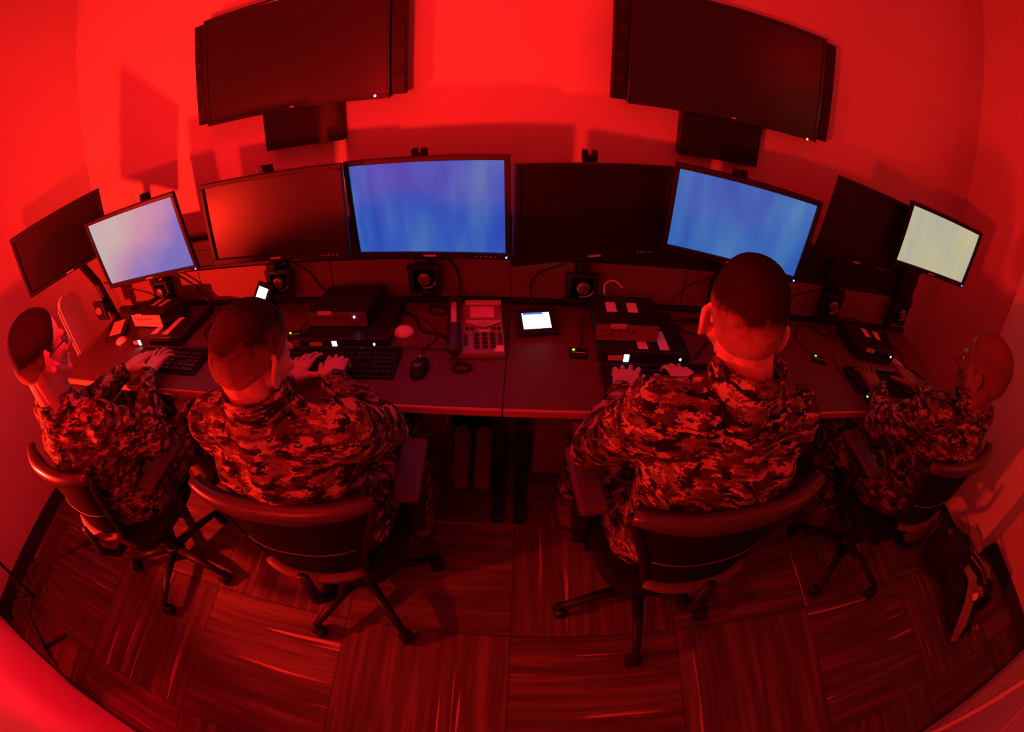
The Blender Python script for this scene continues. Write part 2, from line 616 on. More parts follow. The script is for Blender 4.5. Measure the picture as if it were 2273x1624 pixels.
def desk_top(x0, x1, cut0=0.0, cut1=0.0, label='', px=None):
    d = thing('desk', label, 'desk', ((x0 + x1) / 2, 0.73, 0))
    poly = [(x0 + cut0, YD0), (x1 - cut1, YD0), (x1, YD1), (x0, YD1)]
    obj('desk_top', MB().hexa([(x, y, DZ - 0.03) for x, y in poly], [(x, y, DZ) for x, y in poly]), M['desk'], d, bevel=0.002)
    obj('edge_band', MB().box(((x0 + cut0 + x1 - cut1) / 2, YD0 - 0.006, DZ - 0.014), (x1 - cut1 - x0 - cut0, 0.012, 0.028)), M['edge'], d, bevel=0.005)['label'] = 'pale rounded front edge'
    for lx in (x0 + 0.06, x1 - 0.03):
        leg = MB().box((lx, 0.80, 0.36), (0.045, 0.06, 0.68)).box((lx, 0.76, 0.0175), (0.05, 0.50, 0.035))
        obj('leg', leg, M['metal'], d, bevel=0.004)
    n = 3
    for k in range(n):
        a, b = x0 + (x1 - x0) * k / n, x0 + (x1 - x0) * (k + 1) / n
        obj('rear_panel', MB().box(((a + b) / 2, 1.075, 0.81), (b - a - 0.004, 0.03, 0.20)), M['panel'], d, bevel=0.0015)
    obj('modesty_panel', MB().box(((x0 + x1) / 2, 1.06, 0.5), (x1 - x0 - 0.1, 0.018, 0.40)), M['panel'], d)
    obj('base_channel', MB().box(((x0 + x1) / 2, 1.048, DZ + 0.009), (x1 - x0, 0.03, 0.018)), M['rail'], d, bevel=0.002)
    r = MB().box(((x0 + x1) / 2, 1.095, 1.0), (x1 - x0, 0.05, 0.17))
    r.box(((x0 + x1) / 2, 1.072, 0.922), (x1 - x0, 0.02, 0.014)).box(((x0 + x1) / 2, 1.072, 1.075), (x1 - x0, 0.02, 0.014))
    r.box(((x0 + x1) / 2, 1.072, 1.0), (x1 - x0, 0.012, 0.02))
    obj('tool_rail', r, M['rail'], d, bevel=0.002)['label'] = 'black horizontal mounting rail'
    return d


desk_top(XD0, SEAM - 0.001, 0.14, 0, 'long laminate desk with pale front edge, left half, under the pale lit monitor')
desk_top(SEAM + 0.001, XD1, 0, 0.11, 'long laminate desk with pale front edge, right half, ending at the right wall')


# ------------------------------------------------------------------ monitors
def monitor(label, x, y, z, yaw, tilt, roll, w_, h_, screen, lit, led_='ledblue'):
    """centre of the picture side at x, y, z; yaw turns it about the vertical"""
    root = bpy.data.objects.new('monitor', None)
    COL.objects.link(root)
    tag(root, label, 'monitor', None)
    b = 0.017
    bb = 0.022
    fr = MB()
    fr.box((0, 0, h_ / 2 - b / 2), (w_, 0.02, b)).box((0, 0, -h_ / 2 + bb / 2), (w_, 0.02, bb))
    fr.box((-w_ / 2 + b / 2, 0, (bb - b) / 2), (b, 0.02, h_ - b - bb)).box((w_ / 2 - b / 2, 0, (bb - b) / 2), (b, 0.02, h_ - b - bb))
    obj('bezel', fr, M['black'], root, bevel=0.002)
    obj('screen', MB().box((0, 0.004, (bb - b) / 2), (w_ - 2 * b + 0.002, 0.008, h_ - b - bb + 0.002)), screen, root)
    bk = MB().hexa([(-w_ / 2, 0.01, -h_ / 2), (w_ / 2, 0.01, -h_ / 2), (w_ / 2, 0.01, h_ / 2), (-w_ / 2, 0.01, h_ / 2)],
                   [(-w_ * .42, 0.038, -h_ * .4), (w_ * .42, 0.038, -h_ * .4), (w_ * .42, 0.038, h_ * .42), (-w_ * .42, 0.038, h_ * .42)])
    obj('housing', bk, M['black'], root, bevel=0.003)
    obj('logo', MB().box((0, -0.0106, -h_ / 2 + 0.011), (0.045, 0.001, 0.007)), M['greylabel'], root)
    bt = MB()
    for k in range(5):
        bt.box((w_ / 2 - 0.05 - k * 0.016, -0.0106, -h_ / 2 + 0.010), (0.007, 0.0012, 0.003))
    obj('buttons', bt, M['greylabel'], root)
    if lit:
        obj('power_light', MB().ell((w_ / 2 - 0.014, -0.011, -h_ / 2 + 0.010), 0.0035, None, 10, 6), M[led_], root)
    R = Matrix.Rotation(yaw, 4, 'Z') @ Matrix.Rotation(tilt, 4, 'X') @ Matrix.Rotation(roll, 4, 'Y')
    root.matrix_world = Matrix.Translation((x, y, z)) @ R
    return root


MON = [
    ('dark monitor farthest left, angled in beside the left wall', -2.06, 0.645, 1.325, rad(54), rad(-14), 0, .53, .33, 'offscreen', 0),
    ('monitor showing a pale blue screen with pink reflection painted in, left of the desk', -1.571, 0.75, 1.201, rad(6), rad(-7), rad(1.4), .592, .353, 'scrpale', 1),
    ('dark monitor under the left television', -0.880, 0.81, 1.206, rad(1), rad(1), rad(-.5), .600, .328, 'offscreen', 0),
    ('monitor showing a deep blue screen behind the desk phone', -0.317, 0.86, 1.184, rad(-4), rad(-2), rad(.8), .550, .360, 'scrblue', 1),
    ('dark monitor between the two blue screens', 0.238, 0.872, 1.181, rad(22), rad(1), rad(-1.3), .580, .330, 'offscreen', 0),
    ('monitor showing a lighter blue screen behind the tallest seated man', 0.728, 0.81, 1.211, rad(-17), rad(-9), rad(-1.2), .518, .330, 'scrblue2', 1),
    ('dark monitor left of the pale yellow screen', 1.344, 0.85, 1.283, rad(8), rad(-4), rad(-4), .531, .327, 'offscreen', 0),
    ('monitor showing a pale yellow screen at the right end', 1.800, 0.79, 1.318, rad(-9), rad(-5), rad(.5), .525, .300, 'scryellow', 1),
]
for (lb, x, y, z, a, t, r, w_, h_, s, lit) in MON:
    monitor(lb, x, y, z, a, -t * 1.0, -r, w_, h_, M[s], lit)


def arm(label, x, zc=0.862, xm=None, ym=0.93, pole=True, ztop=1.335, yb=1.045, ybr=0.985):
    """monitor arm: post up from the rail, clamp plate with round pivot cap near the desk"""
    t = thing('monitor_stand', label, 'monitor stand', (x, yb, DZ), 'monitor stands along the desk rail')
    obj('post', MB().box((x, yb, (ztop + DZ + 0.02) / 2), (0.048, 0.028, ztop - DZ - 0.02)), M['metal'], t, bevel=0.003)
    tip = MB().box((x - 0.017, yb, ztop + 0.008), (0.02, 0.03, 0.03)).box((x + 0.017, yb, ztop + 0.008), (0.02, 0.03, 0.03)).box((x, yb, ztop - 0.005), (0.054, 0.034, 0.02))
    obj('post_top', tip, M['rail'], t, bevel=0.002)
    br = MB()
    s = 0.062
    # square plate with notched corners
    for (cx, cz, sx, sz) in ((0, 0, 2 * s, 1.5 * s), (0, 0, 1.4 * s, 2 * s)):
        br.box((x + cx, ybr, zc + cz), (sx, 0.02, sz))
    for sx in (-1, 1):
        for sz in (-1, 1):
            br.cyl((x + sx * s * .86, ybr + 0.01, zc + sz * s * .86), (x + sx * s * .86, ybr - 0.012, zc + sz * s * .86), 0.012, n=10)
    br.box((x, (ybr + yb) / 2, zc), (0.07, abs(yb - ybr), 0.07))
    p = obj('clamp_plate', br, M['rail'], t, bevel=0.003)
    obj('pivot_cap', MB().cyl((x + 0.004, ybr - 0.010, zc + 0.008), (x + 0.004, ybr - 0.026, zc + 0.010), 0.027, 0.024, n=24).ell((x + 0.004, ybr - 0.025, zc + 0.010), (0.024, 0.006, 0.024)), M['cap'], p, smooth=False, bevel=0.001)['label'] = 'grey round pivot cap'
    pts = [(x + 0.008 + 0.040 * math.cos(a), ybr - 0.014, zc + 0.010 + 0.040 * math.sin(a)) for a in [rad(-110 + 11 * k) for k in range(9)]]
    obj('crescent', MB().tube(pts, 0.006, 8), M['cap'], p, smooth=True)
    if xm is not None:
        obj('link', MB().tube([(x, yb - 0.012, 1.19), ((x + xm) / 2, (yb + ym) / 2 - 0.02, 1.19), (xm, ym, 1.19)], 0.014, 10), M['metal'], t, smooth=True)
    obj('lower_link', MB().box((x, (ybr + 0.90) / 2 + 0.03, 0.945), (0.045, 0.07, 0.035)), M['metal'], t, bevel=0.004)
    return t


ARMS = [(-1.765, 'black monitor post behind the pale blue screen', -1.6, .82, .85),
        (-1.010, 'black monitor post behind the dark screen under the left television', -.9, .86, .858),
        (-0.372, 'black monitor post with round cap behind the deep blue screen', -.33, .91, .86),
        (0.222, 'black monitor post with round cap between the two blue screens', .23, .92, .838),
        (0.80, 'black monitor post behind the lighter blue screen', .74, .87, .868),
        (1.385, 'black monitor post left of the pale yellow screen', 1.36, .90, .852),
        (1.90, 'black monitor post nearest the right wall', 1.83, .85, .865)]
for x, lb, xm, ym, zc in ARMS:
    arm(lb, x, zc, xm, ym)
# the outermost left arm leans forward beside the white panel
t = thing('monitor_stand', 'slanting black monitor post beside the white upright panel', 'monitor stand', (-2.16, 0.86, DZ), 'monitor stands along the desk rail')
obj('post', MB().tube([(-2.13, 0.90, 0.735), (-2.17, 0.87, 1.0), (-2.12, 0.74, 1.22)], 0.024, 8), M['metal'], t)
p = obj('clamp_plate', MB().box((-2.16, 0.82, 0.86), (0.10, 0.02, 0.11)).box((-2.155, 0.85, 0.86), (0.05, 0.06, 0.05)), M['rail'], t, bevel=0.006)
obj('pivot_cap', MB().cyl((-2.155, 0.81, 0.87), (-2.150, 0.795, 0.87), 0.026, 0.022, n=22), M['cap'], p, bevel=0.001)


# ------------------------------------------------------------------ televisions
def tv(label, x0, x1, z0, z1, slope, ledm, ledx, name='television'):
    t = thing('television', label, 'television', ((x0 + x1) / 2, 1.28, z0))
    cx, cz = (x0 + x1) / 2, (z0 + z1) / 2
    R = Matrix.Rotation(slope, 3, 'Y')
    c = V((cx, 0, cz))

    def B(mb, cc, size):
        q = R @ (V((cc[0], 0, cc[2])) - c) + c
        mb.box((q.x, cc[1], q.z), size, R)
        return mb
    w_, h_ = x1 - x0, z1 - z0
    fr = MB()
    B(fr, (cx, 1.29, z1 - 0.008), (w_, 0.02, 0.016))
    B(fr, (cx, 1.29, z0 + 0.010), (w_, 0.02, 0.02))
    B(fr, (x0 + 0.008, 1.29, cz), (0.016, 0.02, h_ - 0.02))
    B(fr, (x1 - 0.008, 1.29, cz), (0.016, 0.02, h_ - 0.02))
    obj('bezel', fr, M['blackgloss'], t, bevel=0.002)
    obj('screen', B(MB(), (cx, 1.291, cz), (w_ - 0.026, 0.012, h_ - 0.026)), M['tvscreen'], t)
    obj('housing', B(MB(), (cx, 1.325, cz), (w_ - 0.01, 0.05, h_ - 0.01)), M['black'], t, bevel=0.004)
    for s, xe in ((-1, x0), (1, x1)):
        sp = obj('side_speaker', B(MB(), (xe + s * 0.033, 1.31, cz), (0.058, 0.05, h_ - 0.03)), M['black'], t, bevel=0.004)
        for k in range(4):
            zz = z0 + 0.10 + k * (h_ - 0.2) / 3
            dr = MB().cyl((xe + s * 0.033, 1.286, zz), (xe + s * 0.033, 1.281, zz), 0.019, 0.017, n=18)
            obj('driver', dr, M['speaker'], sp)
    obj('wall_mount', MB().box((cx, 1.37, cz), (0.30, 0.04, 0.25)), M['metal'], t)
    obj('power_light', MB().ell((ledx, 1.279, z0 + 0.003), 0.0055, None, 10, 6), M[ledm], t)
    obj('logo', MB().box((cx + 0.01, 1.2795, z0 + 0.012), (0.02, 0.001, 0.006)), M['greylabel'], t)
    return t


tv('black television with violet power light, high on the far wall, left', -1.457, -0.532, 1.555, 2.105, rad(1.6), 'ledviolet', -0.602)
tv('black television with orange power light, high on the far wall, right', 0.388, 1.290, 1.528, 2.045, rad(0.0), 'ledorange', 1.235)
for (x0, x1, z0, z1, s) in ((-1.165, -0.772, 1.375, 1.60, 'left'), (0.632, 1.012, 1.335, 1.57, 'right')):
    b = thing('wall_box', 'flat black box on the wall below the %s television' % s, 'wall box', ((x0 + x1) / 2, 1.35, z0))
    obj('cover', MB().box(((x0 + x1) / 2, 1.345, (z0 + z1) / 2), (x1 - x0, 0.05, z1 - z0)), M['black'], b, bevel=0.003)
    obj('back_plate', MB().box(((x0 + x1) / 2, 1.378, (z0 + z1) / 2), (x1 - x0 - 0.04, 0.02, z1 - z0 - 0.04)), M['metal'], b)


# ------------------------------------------------------------------ desk equipment
def rot(c, a):
    R = Rz(a)
    c = V(c)
    return lambda p: R @ (V(p) - V((c.x, c.y, 0))) + V((c.x, c.y, 0))


def xf(mb, f):
    mb.v = [tuple(f(V(p))) for p in mb.v]
    return mb


def keyboard(label, cx, cy, yaw, w_=0.45, d_=0.155, strip_=False):
    t = thing('keyboard', label, 'keyboard', (cx, cy, DZ))
    f = rot((cx, cy, 0), yaw)
    sl = lambda y: 0.012 + (y + d_ / 2) * 0.09
    body = MB().hexa([(cx - w_ / 2, cy - d_ / 2, DZ + 0.001), (cx + w_ / 2, cy - d_ / 2, DZ + 0.001), (cx + w_ / 2, cy + d_ / 2, DZ + 0.001), (cx - w_ / 2, cy + d_ / 2, DZ + 0.001)],
                     [(cx - w_ / 2, cy - d_ / 2, DZ + sl(-d_ / 2)), (cx + w_ / 2, cy - d_ / 2, DZ + sl(-d_ / 2)), (cx + w_ / 2, cy + d_ / 2, DZ + sl(d_ / 2)), (cx - w_ / 2, cy + d_ / 2, DZ + sl(d_ / 2))])
    obj('body', xf(body, f), M['black'], t, bevel=0.004)
    for (nm, x0, x1, cols) in (('letter_keys', -w_ / 2 + 0.012, w_ / 2 - 0.155, 15), ('arrow_keys', w_ / 2 - 0.145, w_ / 2 - 0.092, 3), ('navigation_keys', w_ / 2 - 0.145, w_ / 2 - 0.092, 3), ('number_keys', w_ / 2 - 0.083, w_ / 2 - 0.010, 4)):
        mb = MB()
        p = (x1 - x0) / cols
        for r_ in range(6):
            y = -d_ / 2 + 0.018 + r_ * 0.022 + (0.006 if r_ == 5 else 0)
            if (nm == 'arrow_keys' and r_ > 1) or (nm == 'navigation_keys' and r_ < 3):
                continue
            c0 = 0
            while c0 < cols:
                span = 6 if (nm == 'letter_keys' and r_ == 0 and c0 == 4) else 1
                x = x0 + (c0 + span / 2) * p
                mb.box((cx + x, cy + y, DZ + sl(y) + 0.004), (p * span - 0.003, 0.0175, 0.008))
                c0 += span
        obj(nm, xf(mb, f), M['key'], t)
    if strip_:
        obj('pale_strip', xf(MB().box((cx, cy + d_ / 2 - 0.006, DZ + sl(d_ / 2 - 0.006) + 0.001), (w_ * 0.8, 0.006, 0.001)), f), M['greylabel'], t)
    return t


keyboard('black keyboard under the hands of the man with spectacles', -1.44, 0.585, rad(-2))
keyboard('black keyboard left of the mouse beside the desk phone', -0.625, 0.603, rad(2))
keyboard('black keyboard under the hands of the tallest man', 0.485, 0.560, rad(2), 0.45)
keyboard('black keyboard with pale edge strip near the right wall', 1.52, 0.575, rad(-5), 0.44, strip_=True)


def cable(name, label, pts, r, m, cat='cable', group=None, n=8, sub=6):
    """smooth cable through the points (Catmull-Rom)"""
    P = [V(p) for p in pts]
    P = [P[0] * 2 - P[1]] + P + [P[-1] * 2 - P[-2]]
    out = []
    for i in range(1, len(P) - 2):
        for k in range(sub):
            u = k / sub
            a, b, c, d = P[i - 1], P[i], P[i + 1], P[i + 2]
            out.append(0.5 * ((2 * b) + (c - a) * u + (2 * a - 5 * b + 4 * c - d) * u * u + (3 * b - a - 3 * c + d) * u ** 3))
    out.append(P[-2])
    o = obj(name, MB().tube(out, r, n), m, smooth=True, loc=tuple(pts[0]))
    return tag(o, label, cat, group)


def mouse(label, cx, cy, yaw, cord=None):
    t = thing('computer_mouse', label, 'mouse', (cx, cy, DZ))
    f = rot((cx, cy, 0), yaw)
    mb = MB().ell((cx, cy, DZ + 0.004), (0.031, 0.056, 0.033), None, 24, 14)
    mb.v = [(p[0], p[1], max(p[2], DZ + 0.001)) for p in mb.v]
    obj('body', xf(mb, f), M['black'], t, smooth=True)
    obj('wheel', xf(MB().cyl((cx - 0.004, cy + 0.030, DZ + 0.031), (cx + 0.004, cy + 0.030, DZ + 0.031), 0.008, n=14), f), M['cap'], t)
    obj('logo', xf(MB().ell((cx, cy - 0.016, DZ + 0.0345), (0.013, 0.017, 0.002), None, 16, 6), f), M['chairband'], t, smooth=True)
    if cord:
        P = cord
        o = cable('cord', '', P, 0.0022, M['rail'])
        del o['label'], o['category']
        o.parent = t
        o.location = V(P[0]) - V(t.location)
    return t


mouse('black corded mouse on the desk left of the phone', -0.322, 0.590, rad(-3), [(-0.325, 0.645, DZ + 0.012), (-0.33, 0.70, DZ + 0.004), (-0.295, 0.78, DZ + 0.004), (-0.335, 0.86, DZ + 0.004), (-0.37, 0.90, DZ + 0.004)])


def puck(label, cx, cy, rx=0.036, ry=0.03, a=0):
    f = rot((cx, cy, 0), a)
    mb = MB().ell((cx, cy, DZ + 0.002), (rx, ry, 0.026), None, 24, 14)
    mb.v = [(p[0], p[1], max(p[2], DZ + 0.001)) for p in mb.v]
    t = thing('white_mouse', label, 'mouse', (cx, cy, DZ))
    obj('body', xf(mb, f), M['white'], t, smooth=True)
    obj('base', xf(MB().cyl((cx, cy, DZ + 0.0005), (cx, cy, DZ + 0.003), rx * 0.92, n=20), f), M['cap'], t)


puck('small white rounded mouse between keyboard and desk phone', -0.425, 0.805, 0.04, 0.037)
puck('small white mouse beside the dark tablet at the left end', -1.93, 0.725, 0.038, 0.026, rad(30))


# computers stacked at each station
def slab(t, name, pts, z0, z1, m, bevel=0.004):
    return obj(name, MB().hexa([(x, y, z0) for x, y in pts], [(x, y, z1) for x, y in pts]), m, t, bevel=bevel)


def computer(label, pts, z0, z1, front, labels=(), light_=None, glow=None, tag_=None, vents=0):
    """pts: front-left, front-right, back-right, back-left; labels: (u, v, wu, wv) on the top"""
    c = sum((V((*p, 0)) for p in pts), V((0, 0, 0))) / 4
    t = thing('computer', label, 'computer', (c.x, c.y, z0))
    slab(t, 'case', pts, z0 + 0.001, z1, M['tower'])
    a, b = V((*pts[0], 0)), V((*pts[1], 0))
    d, e = V((*pts[3], 0)), V((*pts[2], 0))
    ux = (b - a).normalized()
    n = V((ux.y, -ux.x, 0))
    if front:
        q = [a + n * 0.001 + ux * 0.002, b + n * 0.001 - ux * 0.002]
        fm = MB().hexa([q[0] - n * 0.002 + V((0, 0, z0 + 0.004)), q[1] - n * 0.002 + V((0, 0, z0 + 0.004)), q[1] - n * 0.002 + V((0, 0, z1 - 0.003)), q[0] - n * 0.002 + V((0, 0, z1 - 0.003))],
                       [q[0] + n * 0.003 + V((0, 0, z0 + 0.004)), q[1] + n * 0.003 + V((0, 0, z0 + 0.004)), q[1] + n * 0.003 + V((0, 0, z1 - 0.003)), q[0] + n * 0.003 + V((0, 0, z1 - 0.003))])
        fp = obj('front_panel', fm, M[front], t, bevel=0.001)
        ports = MB()
        w_ = (b - a).length
        for k in range(vents):
            p = a + ux * w_ * (0.15 + 0.11 * k) + n * 0.0045
            ports.box((p.x, p.y, z0 + (z1 - z0) * 0.66), (0.011, 0.0015, 0.005), Rz(math.atan2(ux.y, ux.x)))
        if vents:
            obj('ports', ports, M['rail'], fp)
    for i, (u, v, wu, wv) in enumerate(labels):
        def P2(u_, v_):
            x = (a + (b - a) * u_) * (1 - v_) + (d + (e - d) * u_) * v_
            return V((x.x, x.y, z1 + 0.0012))
        L = [P2(u, v), P2(u + wu, v), P2(u + wu, v + wv), P2(u, v + wv)]
        obj('label', MB().hexa(L, [p + V((0, 0, 0.0006)) for p in L]), M['label'], t)
    zc = (z0 + z1) / 2
    if light_:
        p = a + (b - a) * light_[0] + n * 0.005
        obj('status_light', MB().ell((p.x, p.y, z0 + (z1 - z0) * light_[2]), (0.004, 0.003, 0.005), None, 10, 6), M[light_[1]], t)
    if glow:
        p = a + (b - a) * glow + n * 0.005
        obj('display_icon', MB().box((p.x, p.y, zc), (0.018, 0.002, (z1 - z0) * 0.6), Rz(math.atan2(ux.y, ux.x))), M['ledwhite'], t)['label'] = 'small bright white display'
    if tag_:
        p = a + (b - a) * tag_[0] + n * 0.005
        obj('asset_tag', MB().box((p.x, p.y, z0 + (z1 - z0) * tag_[1]), (tag_[2], 0.0015, tag_[3]), Rz(math.atan2(ux.y, ux.x))), M['greylabel'], t)
    return t


computer('wide low black computer under the smaller one, behind the man with spectacles\' keyboard', [(-1.80, 0.690), (-1.43, 0.700), (-1.42, 0.97), (-1.77, 0.96)], DZ, 0.775, 'blackgloss',
         [(0.38, 0.10, 0.12, 0.28), (0.62, 0.08, 0.11, 0.52)], None, 0.20, (0.12, 0.5, 0.04, 0.02))
computer('small black computer with pale front, topmost of the stack at the left end', [(-1.845, 0.790), (-1.60, 0.775), (-1.53, 0.93), (-1.80, 0.96)], 0.776, 0.845, 'silver',
         [(0.30, 0.45, 0.14, 0.35), (0.55, 0.45, 0.14, 0.35)], None, None, (0.30, 0.95, 0.05, 0.018), 6)
computer('wide low black computer with bright icon behind the keyboard left of the phone', [(-0.800, 0.690), (-0.458, 0.705), (-0.46, 0.99), (-0.79, 0.99)], DZ, 0.775, 'blackgloss',
         (), (0.86, 'ledwhite', 0.5), 0.42, (0.20, 0.5, 0.05, 0.02))
computer('small black computer with grey front, topmost of the stack left of the phone', [(-0.785, 0.770), (-0.545, 0.775), (-0.53, 0.99), (-0.77, 0.985)], 0.776, 0.838, 'chairband',
         (), (0.80, 'ledwhite', 0.7), None, (0.32, 0.98, 0.055, 0.016), 6)
computer('wide low black computer with two white labels behind the tallest man\'s keyboard', [(0.259, 0.664), (0.582, 0.668), (0.575, 0.95), (0.27, 0.95)], DZ, 0.775, 'blackgloss',
         [(0.42, 0.06, 0.11, 0.20), (0.66, 0.05, 0.11, 0.42)], (0.89, 'ledwhite', 0.5), 0.29, (0.19, 0.5, 0.06, 0.02))
computer('black computer with two white labels, topmost of the stack right of the small screen', [(0.249, 0.725), (0.470, 0.728), (0.485, 0.93), (0.250, 0.925)], 0.776, 0.842, 'panel',
         [(0.20, 0.40, 0.16, 0.34), (0.54, 0.40, 0.16, 0.34)], None, None, (0.34, 0.93, 0.055, 0.018), 5)
computer('black computer with two white labels on the desk near the right wall', [(1.44, 0.755), (1.665, 0.715), (1.76, 0.90), (1.45, 0.955)], DZ, 0.795, 'blackgloss',
         [(0.38, 0.52, 0.12, 0.36), (0.62, 0.50, 0.12, 0.36)], (0.90, 'ledwhite', 0.75), None, (0.30, 0.9, 0.05, 0.018))

# desk phone
ph = thing('desk_phone', 'grey corded desk phone with lit screen in the middle of the desk', 'telephone', (-0.165, 0.83, DZ))
A, B_, C_, D_ = (-0.240, 0.648), (-0.048, 0.664), (-0.078, 0.925), (-0.272, 0.915)
zf, zb = 0.755, 0.800


def php(u, v, h=0.0):
    x = (V((*A, 0)) * (1 - u) + V((*B_, 0)) * u) * (1 - v) + (V((*D_, 0)) * (1 - u) + V((*C_, 0)) * u) * v
    return V((x.x, x.y, zf + (zb - zf) * v + h))


def pquad(u0, v0, u1, v1, h0, h1):
    q = [(u0, v0), (u1, v0), (u1, v1), (u0, v1)]
    return MB().hexa([php(u, v, h0) for u, v in q], [php(u, v, h1) for u, v in q])


bd = MB().hexa([V((php(u, v).x, php(u, v).y, DZ + 0.001)) for u, v in ((0, 0), (1, 0), (1, 1), (0, 1))], [php(u, v) for u, v in ((0, 0), (1, 0), (1, 1), (0, 1))])
obj('body', bd, M['phone'], ph, bevel=0.006)
hs = obj('handset', MB().cap(php(0.13, 0.08, 0.018), php(0.13, 0.93, 0.020), 0.024, 0.024, flat=0.8).cap(php(0.13, 0.05, 0.010), php(0.13, 0.16, 0.010), 0.027, 0.027).cap(php(0.13, 0.84, 0.010), php(0.13, 0.95, 0.010), 0.027, 0.027), M['phonedk'], ph, smooth=True)
obj('handset_label', MB().tube([php(0.13, 0.40, 0.0385), php(0.12, 0.78, 0.041)], 0.010, 10, 0.25), M['greylabel'], hs, smooth=True)['label'] = 'pale strip on the handset'
obj('display', pquad(0.42, 0.66, 0.86, 0.88, 0.0005, 0.004), M['lcd'], ph)
obj('display_hood', pquad(0.32, 0.91, 1.0, 0.985, 0.0, 0.012), M['silver'], ph, bevel=0.003)
wg = pquad(0.33, 0.565, 0.97, 0.60, 0.0005, 0.005)
wg.hexa([php(0.33, 0.565, 0.0005), php(0.60, 0.50, 0.0005), php(0.72, 0.50, 0.0005), php(0.97, 0.565, 0.0005)], [php(0.33, 0.565, 0.005), php(0.60, 0.46, 0.005), php(0.72, 0.46, 0.005), php(0.97, 0.565, 0.005)])
obj('wing_bar', wg, M['silver'], ph, bevel=0.001)['label'] = 'silver wing-shaped bar'
obj('navigation_button', MB().cyl(php(0.655, 0.505, 0.004), php(0.655, 0.505, 0.011), 0.017, 0.015, n=20), M['silver'], ph, bevel=0.001)
ks = MB()
for r_ in range(4):
    for c_ in range(3):
        ks.box(php(0.52 + c_ * 0.14, 0.33 - r_ * 0.075, 0.003), (0.017, 0.012, 0.006))
obj('keypad', ks, M['phonedk'], ph, bevel=0.001)
for u, wd_, y_ in ((0.33, 0.009, 0.31), (0.93, 0.012, 0.32)):
    obj('side_keys', MB().hexa([php(u - 0.03, y_ - 0.17, 0.001), php(u + 0.03, y_ - 0.17, 0.001), php(u + 0.03, y_ + 0.02, 0.001), php(u - 0.03, y_ + 0.02, 0.001)],
                               [php(u - 0.03, y_ - 0.17, 0.005), php(u + 0.03, y_ - 0.17, 0.005), php(u + 0.03, y_ + 0.02, 0.005), php(u - 0.03, y_ + 0.02, 0.005)]), M['phonedk'], ph, bevel=0.001)
for u in (0.36, 0.45, 0.83, 0.92):
    obj('round_key', MB().cyl(php(u, 0.44, 0), php(u, 0.44, 0.006), 0.006, n=10), M['phonedk'], ph)
obj('label', pquad(0.56, 0.385, 0.76, 0.43, 0.0005, 0.0015), M['greylabel'], ph)
obj('sticker', pquad(0.82, 0.02, 0.98, 0.13, 0.0005, 0.0015), M['label'], ph)['label'] = 'square white sticker'
pts = []
for k in range(240):
    u = k / 239
    if u < 0.35:
        c = V((-0.235, 0.66, 0)).lerp(V((-0.205, 0.625, 0)), u / 0.35)
    else:
        an = rad(100 + 350 * (u - 0.35) / 0.65)
        c = V((-0.185 + 0.028 * math.cos(an), 0.602 + 0.022 * math.sin(an), 0))
    ph_ = k * 0.9
    pts.append((c.x + 0.005 * math.cos(ph_), c.y + 0.002 * math.cos(ph_), DZ + 0.008 + 0.005 * math.sin(ph_)))
obj('coiled_cord', MB().tube(pts, 0.0022, 6), M['phonedk'], ph, smooth=True)


# small displays
def tablet(label, c, w_, h_, yaw, tilt, scr, frame='black', margin=0.012, name='small_display', bar=False, stand=True):
    t = thing(name, label, 'display', (c[0], c[1], DZ))
    R = Rz(yaw) @ Matrix.Rotation(tilt, 3, 'X')
    c = V(c)
    T = lambda p: R @ V(p) + c
    mb = MB().box((0, 0, -0.006), (w_ + 2 * margin, h_ + 2 * margin, 0.012))
    mb.v = [tuple(T(p)) for p in mb.v]
    b = obj('frame', mb, M[frame], t, bevel=0.003)
    mb = MB().box((0, 0, 0.0005), (w_, h_, 0.002))
    mb.v = [tuple(T(p)) for p in mb.v]
    obj('screen', mb, M[scr], t)
    if bar:
        mb = MB().box((-0.01, h_ / 2 - 0.004, 0.0022), (w_ * 0.72, 0.008, 0.001))
        mb.v = [tuple(T(p)) for p in mb.v]
        obj('screen_header', mb, M['scrbar'], t)
    if stand:
        zt = (T((0, h_ * 0.3, -0.012))).z
        p = T((0, h_ * 0.3, -0.012))
        obj('stand', MB().hexa([(p.x - 0.03, p.y - 0.02, DZ + 0.001), (p.x + 0.03, p.y - 0.02, DZ + 0.001), (p.x + 0.03, p.y + 0.035, DZ + 0.001), (p.x - 0.03, p.y + 0.035, DZ + 0.001)],
                               [(p.x - 0.02, p.y - 0.005, zt), (p.x + 0.02, p.y - 0.005, zt), (p.x + 0.02, p.y + 0.005, zt), (p.x - 0.02, p.y + 0.005, zt)]), M['black'], t)
    return t


tablet('small display glowing white, right of the desk phone', (0.054, 0.852, 0.768), 0.100, 0.068, rad(10), rad(24), 'scrwhite', margin=0.024, bar=True)
tablet('small bright white display above the short-haired man\'s head', (-1.085, 0.93, 0.83), 0.075, 0.07, rad(-28), rad(50), 'scrwhite', margin=0.022)
tablet('dark tablet with dull red screen at the left end of the desk', (-2.03, 0.80, 0.766), 0.085, 0.10, rad(18), rad(15), 'greylabel', 'blackgloss', 0.030, 'tablet')


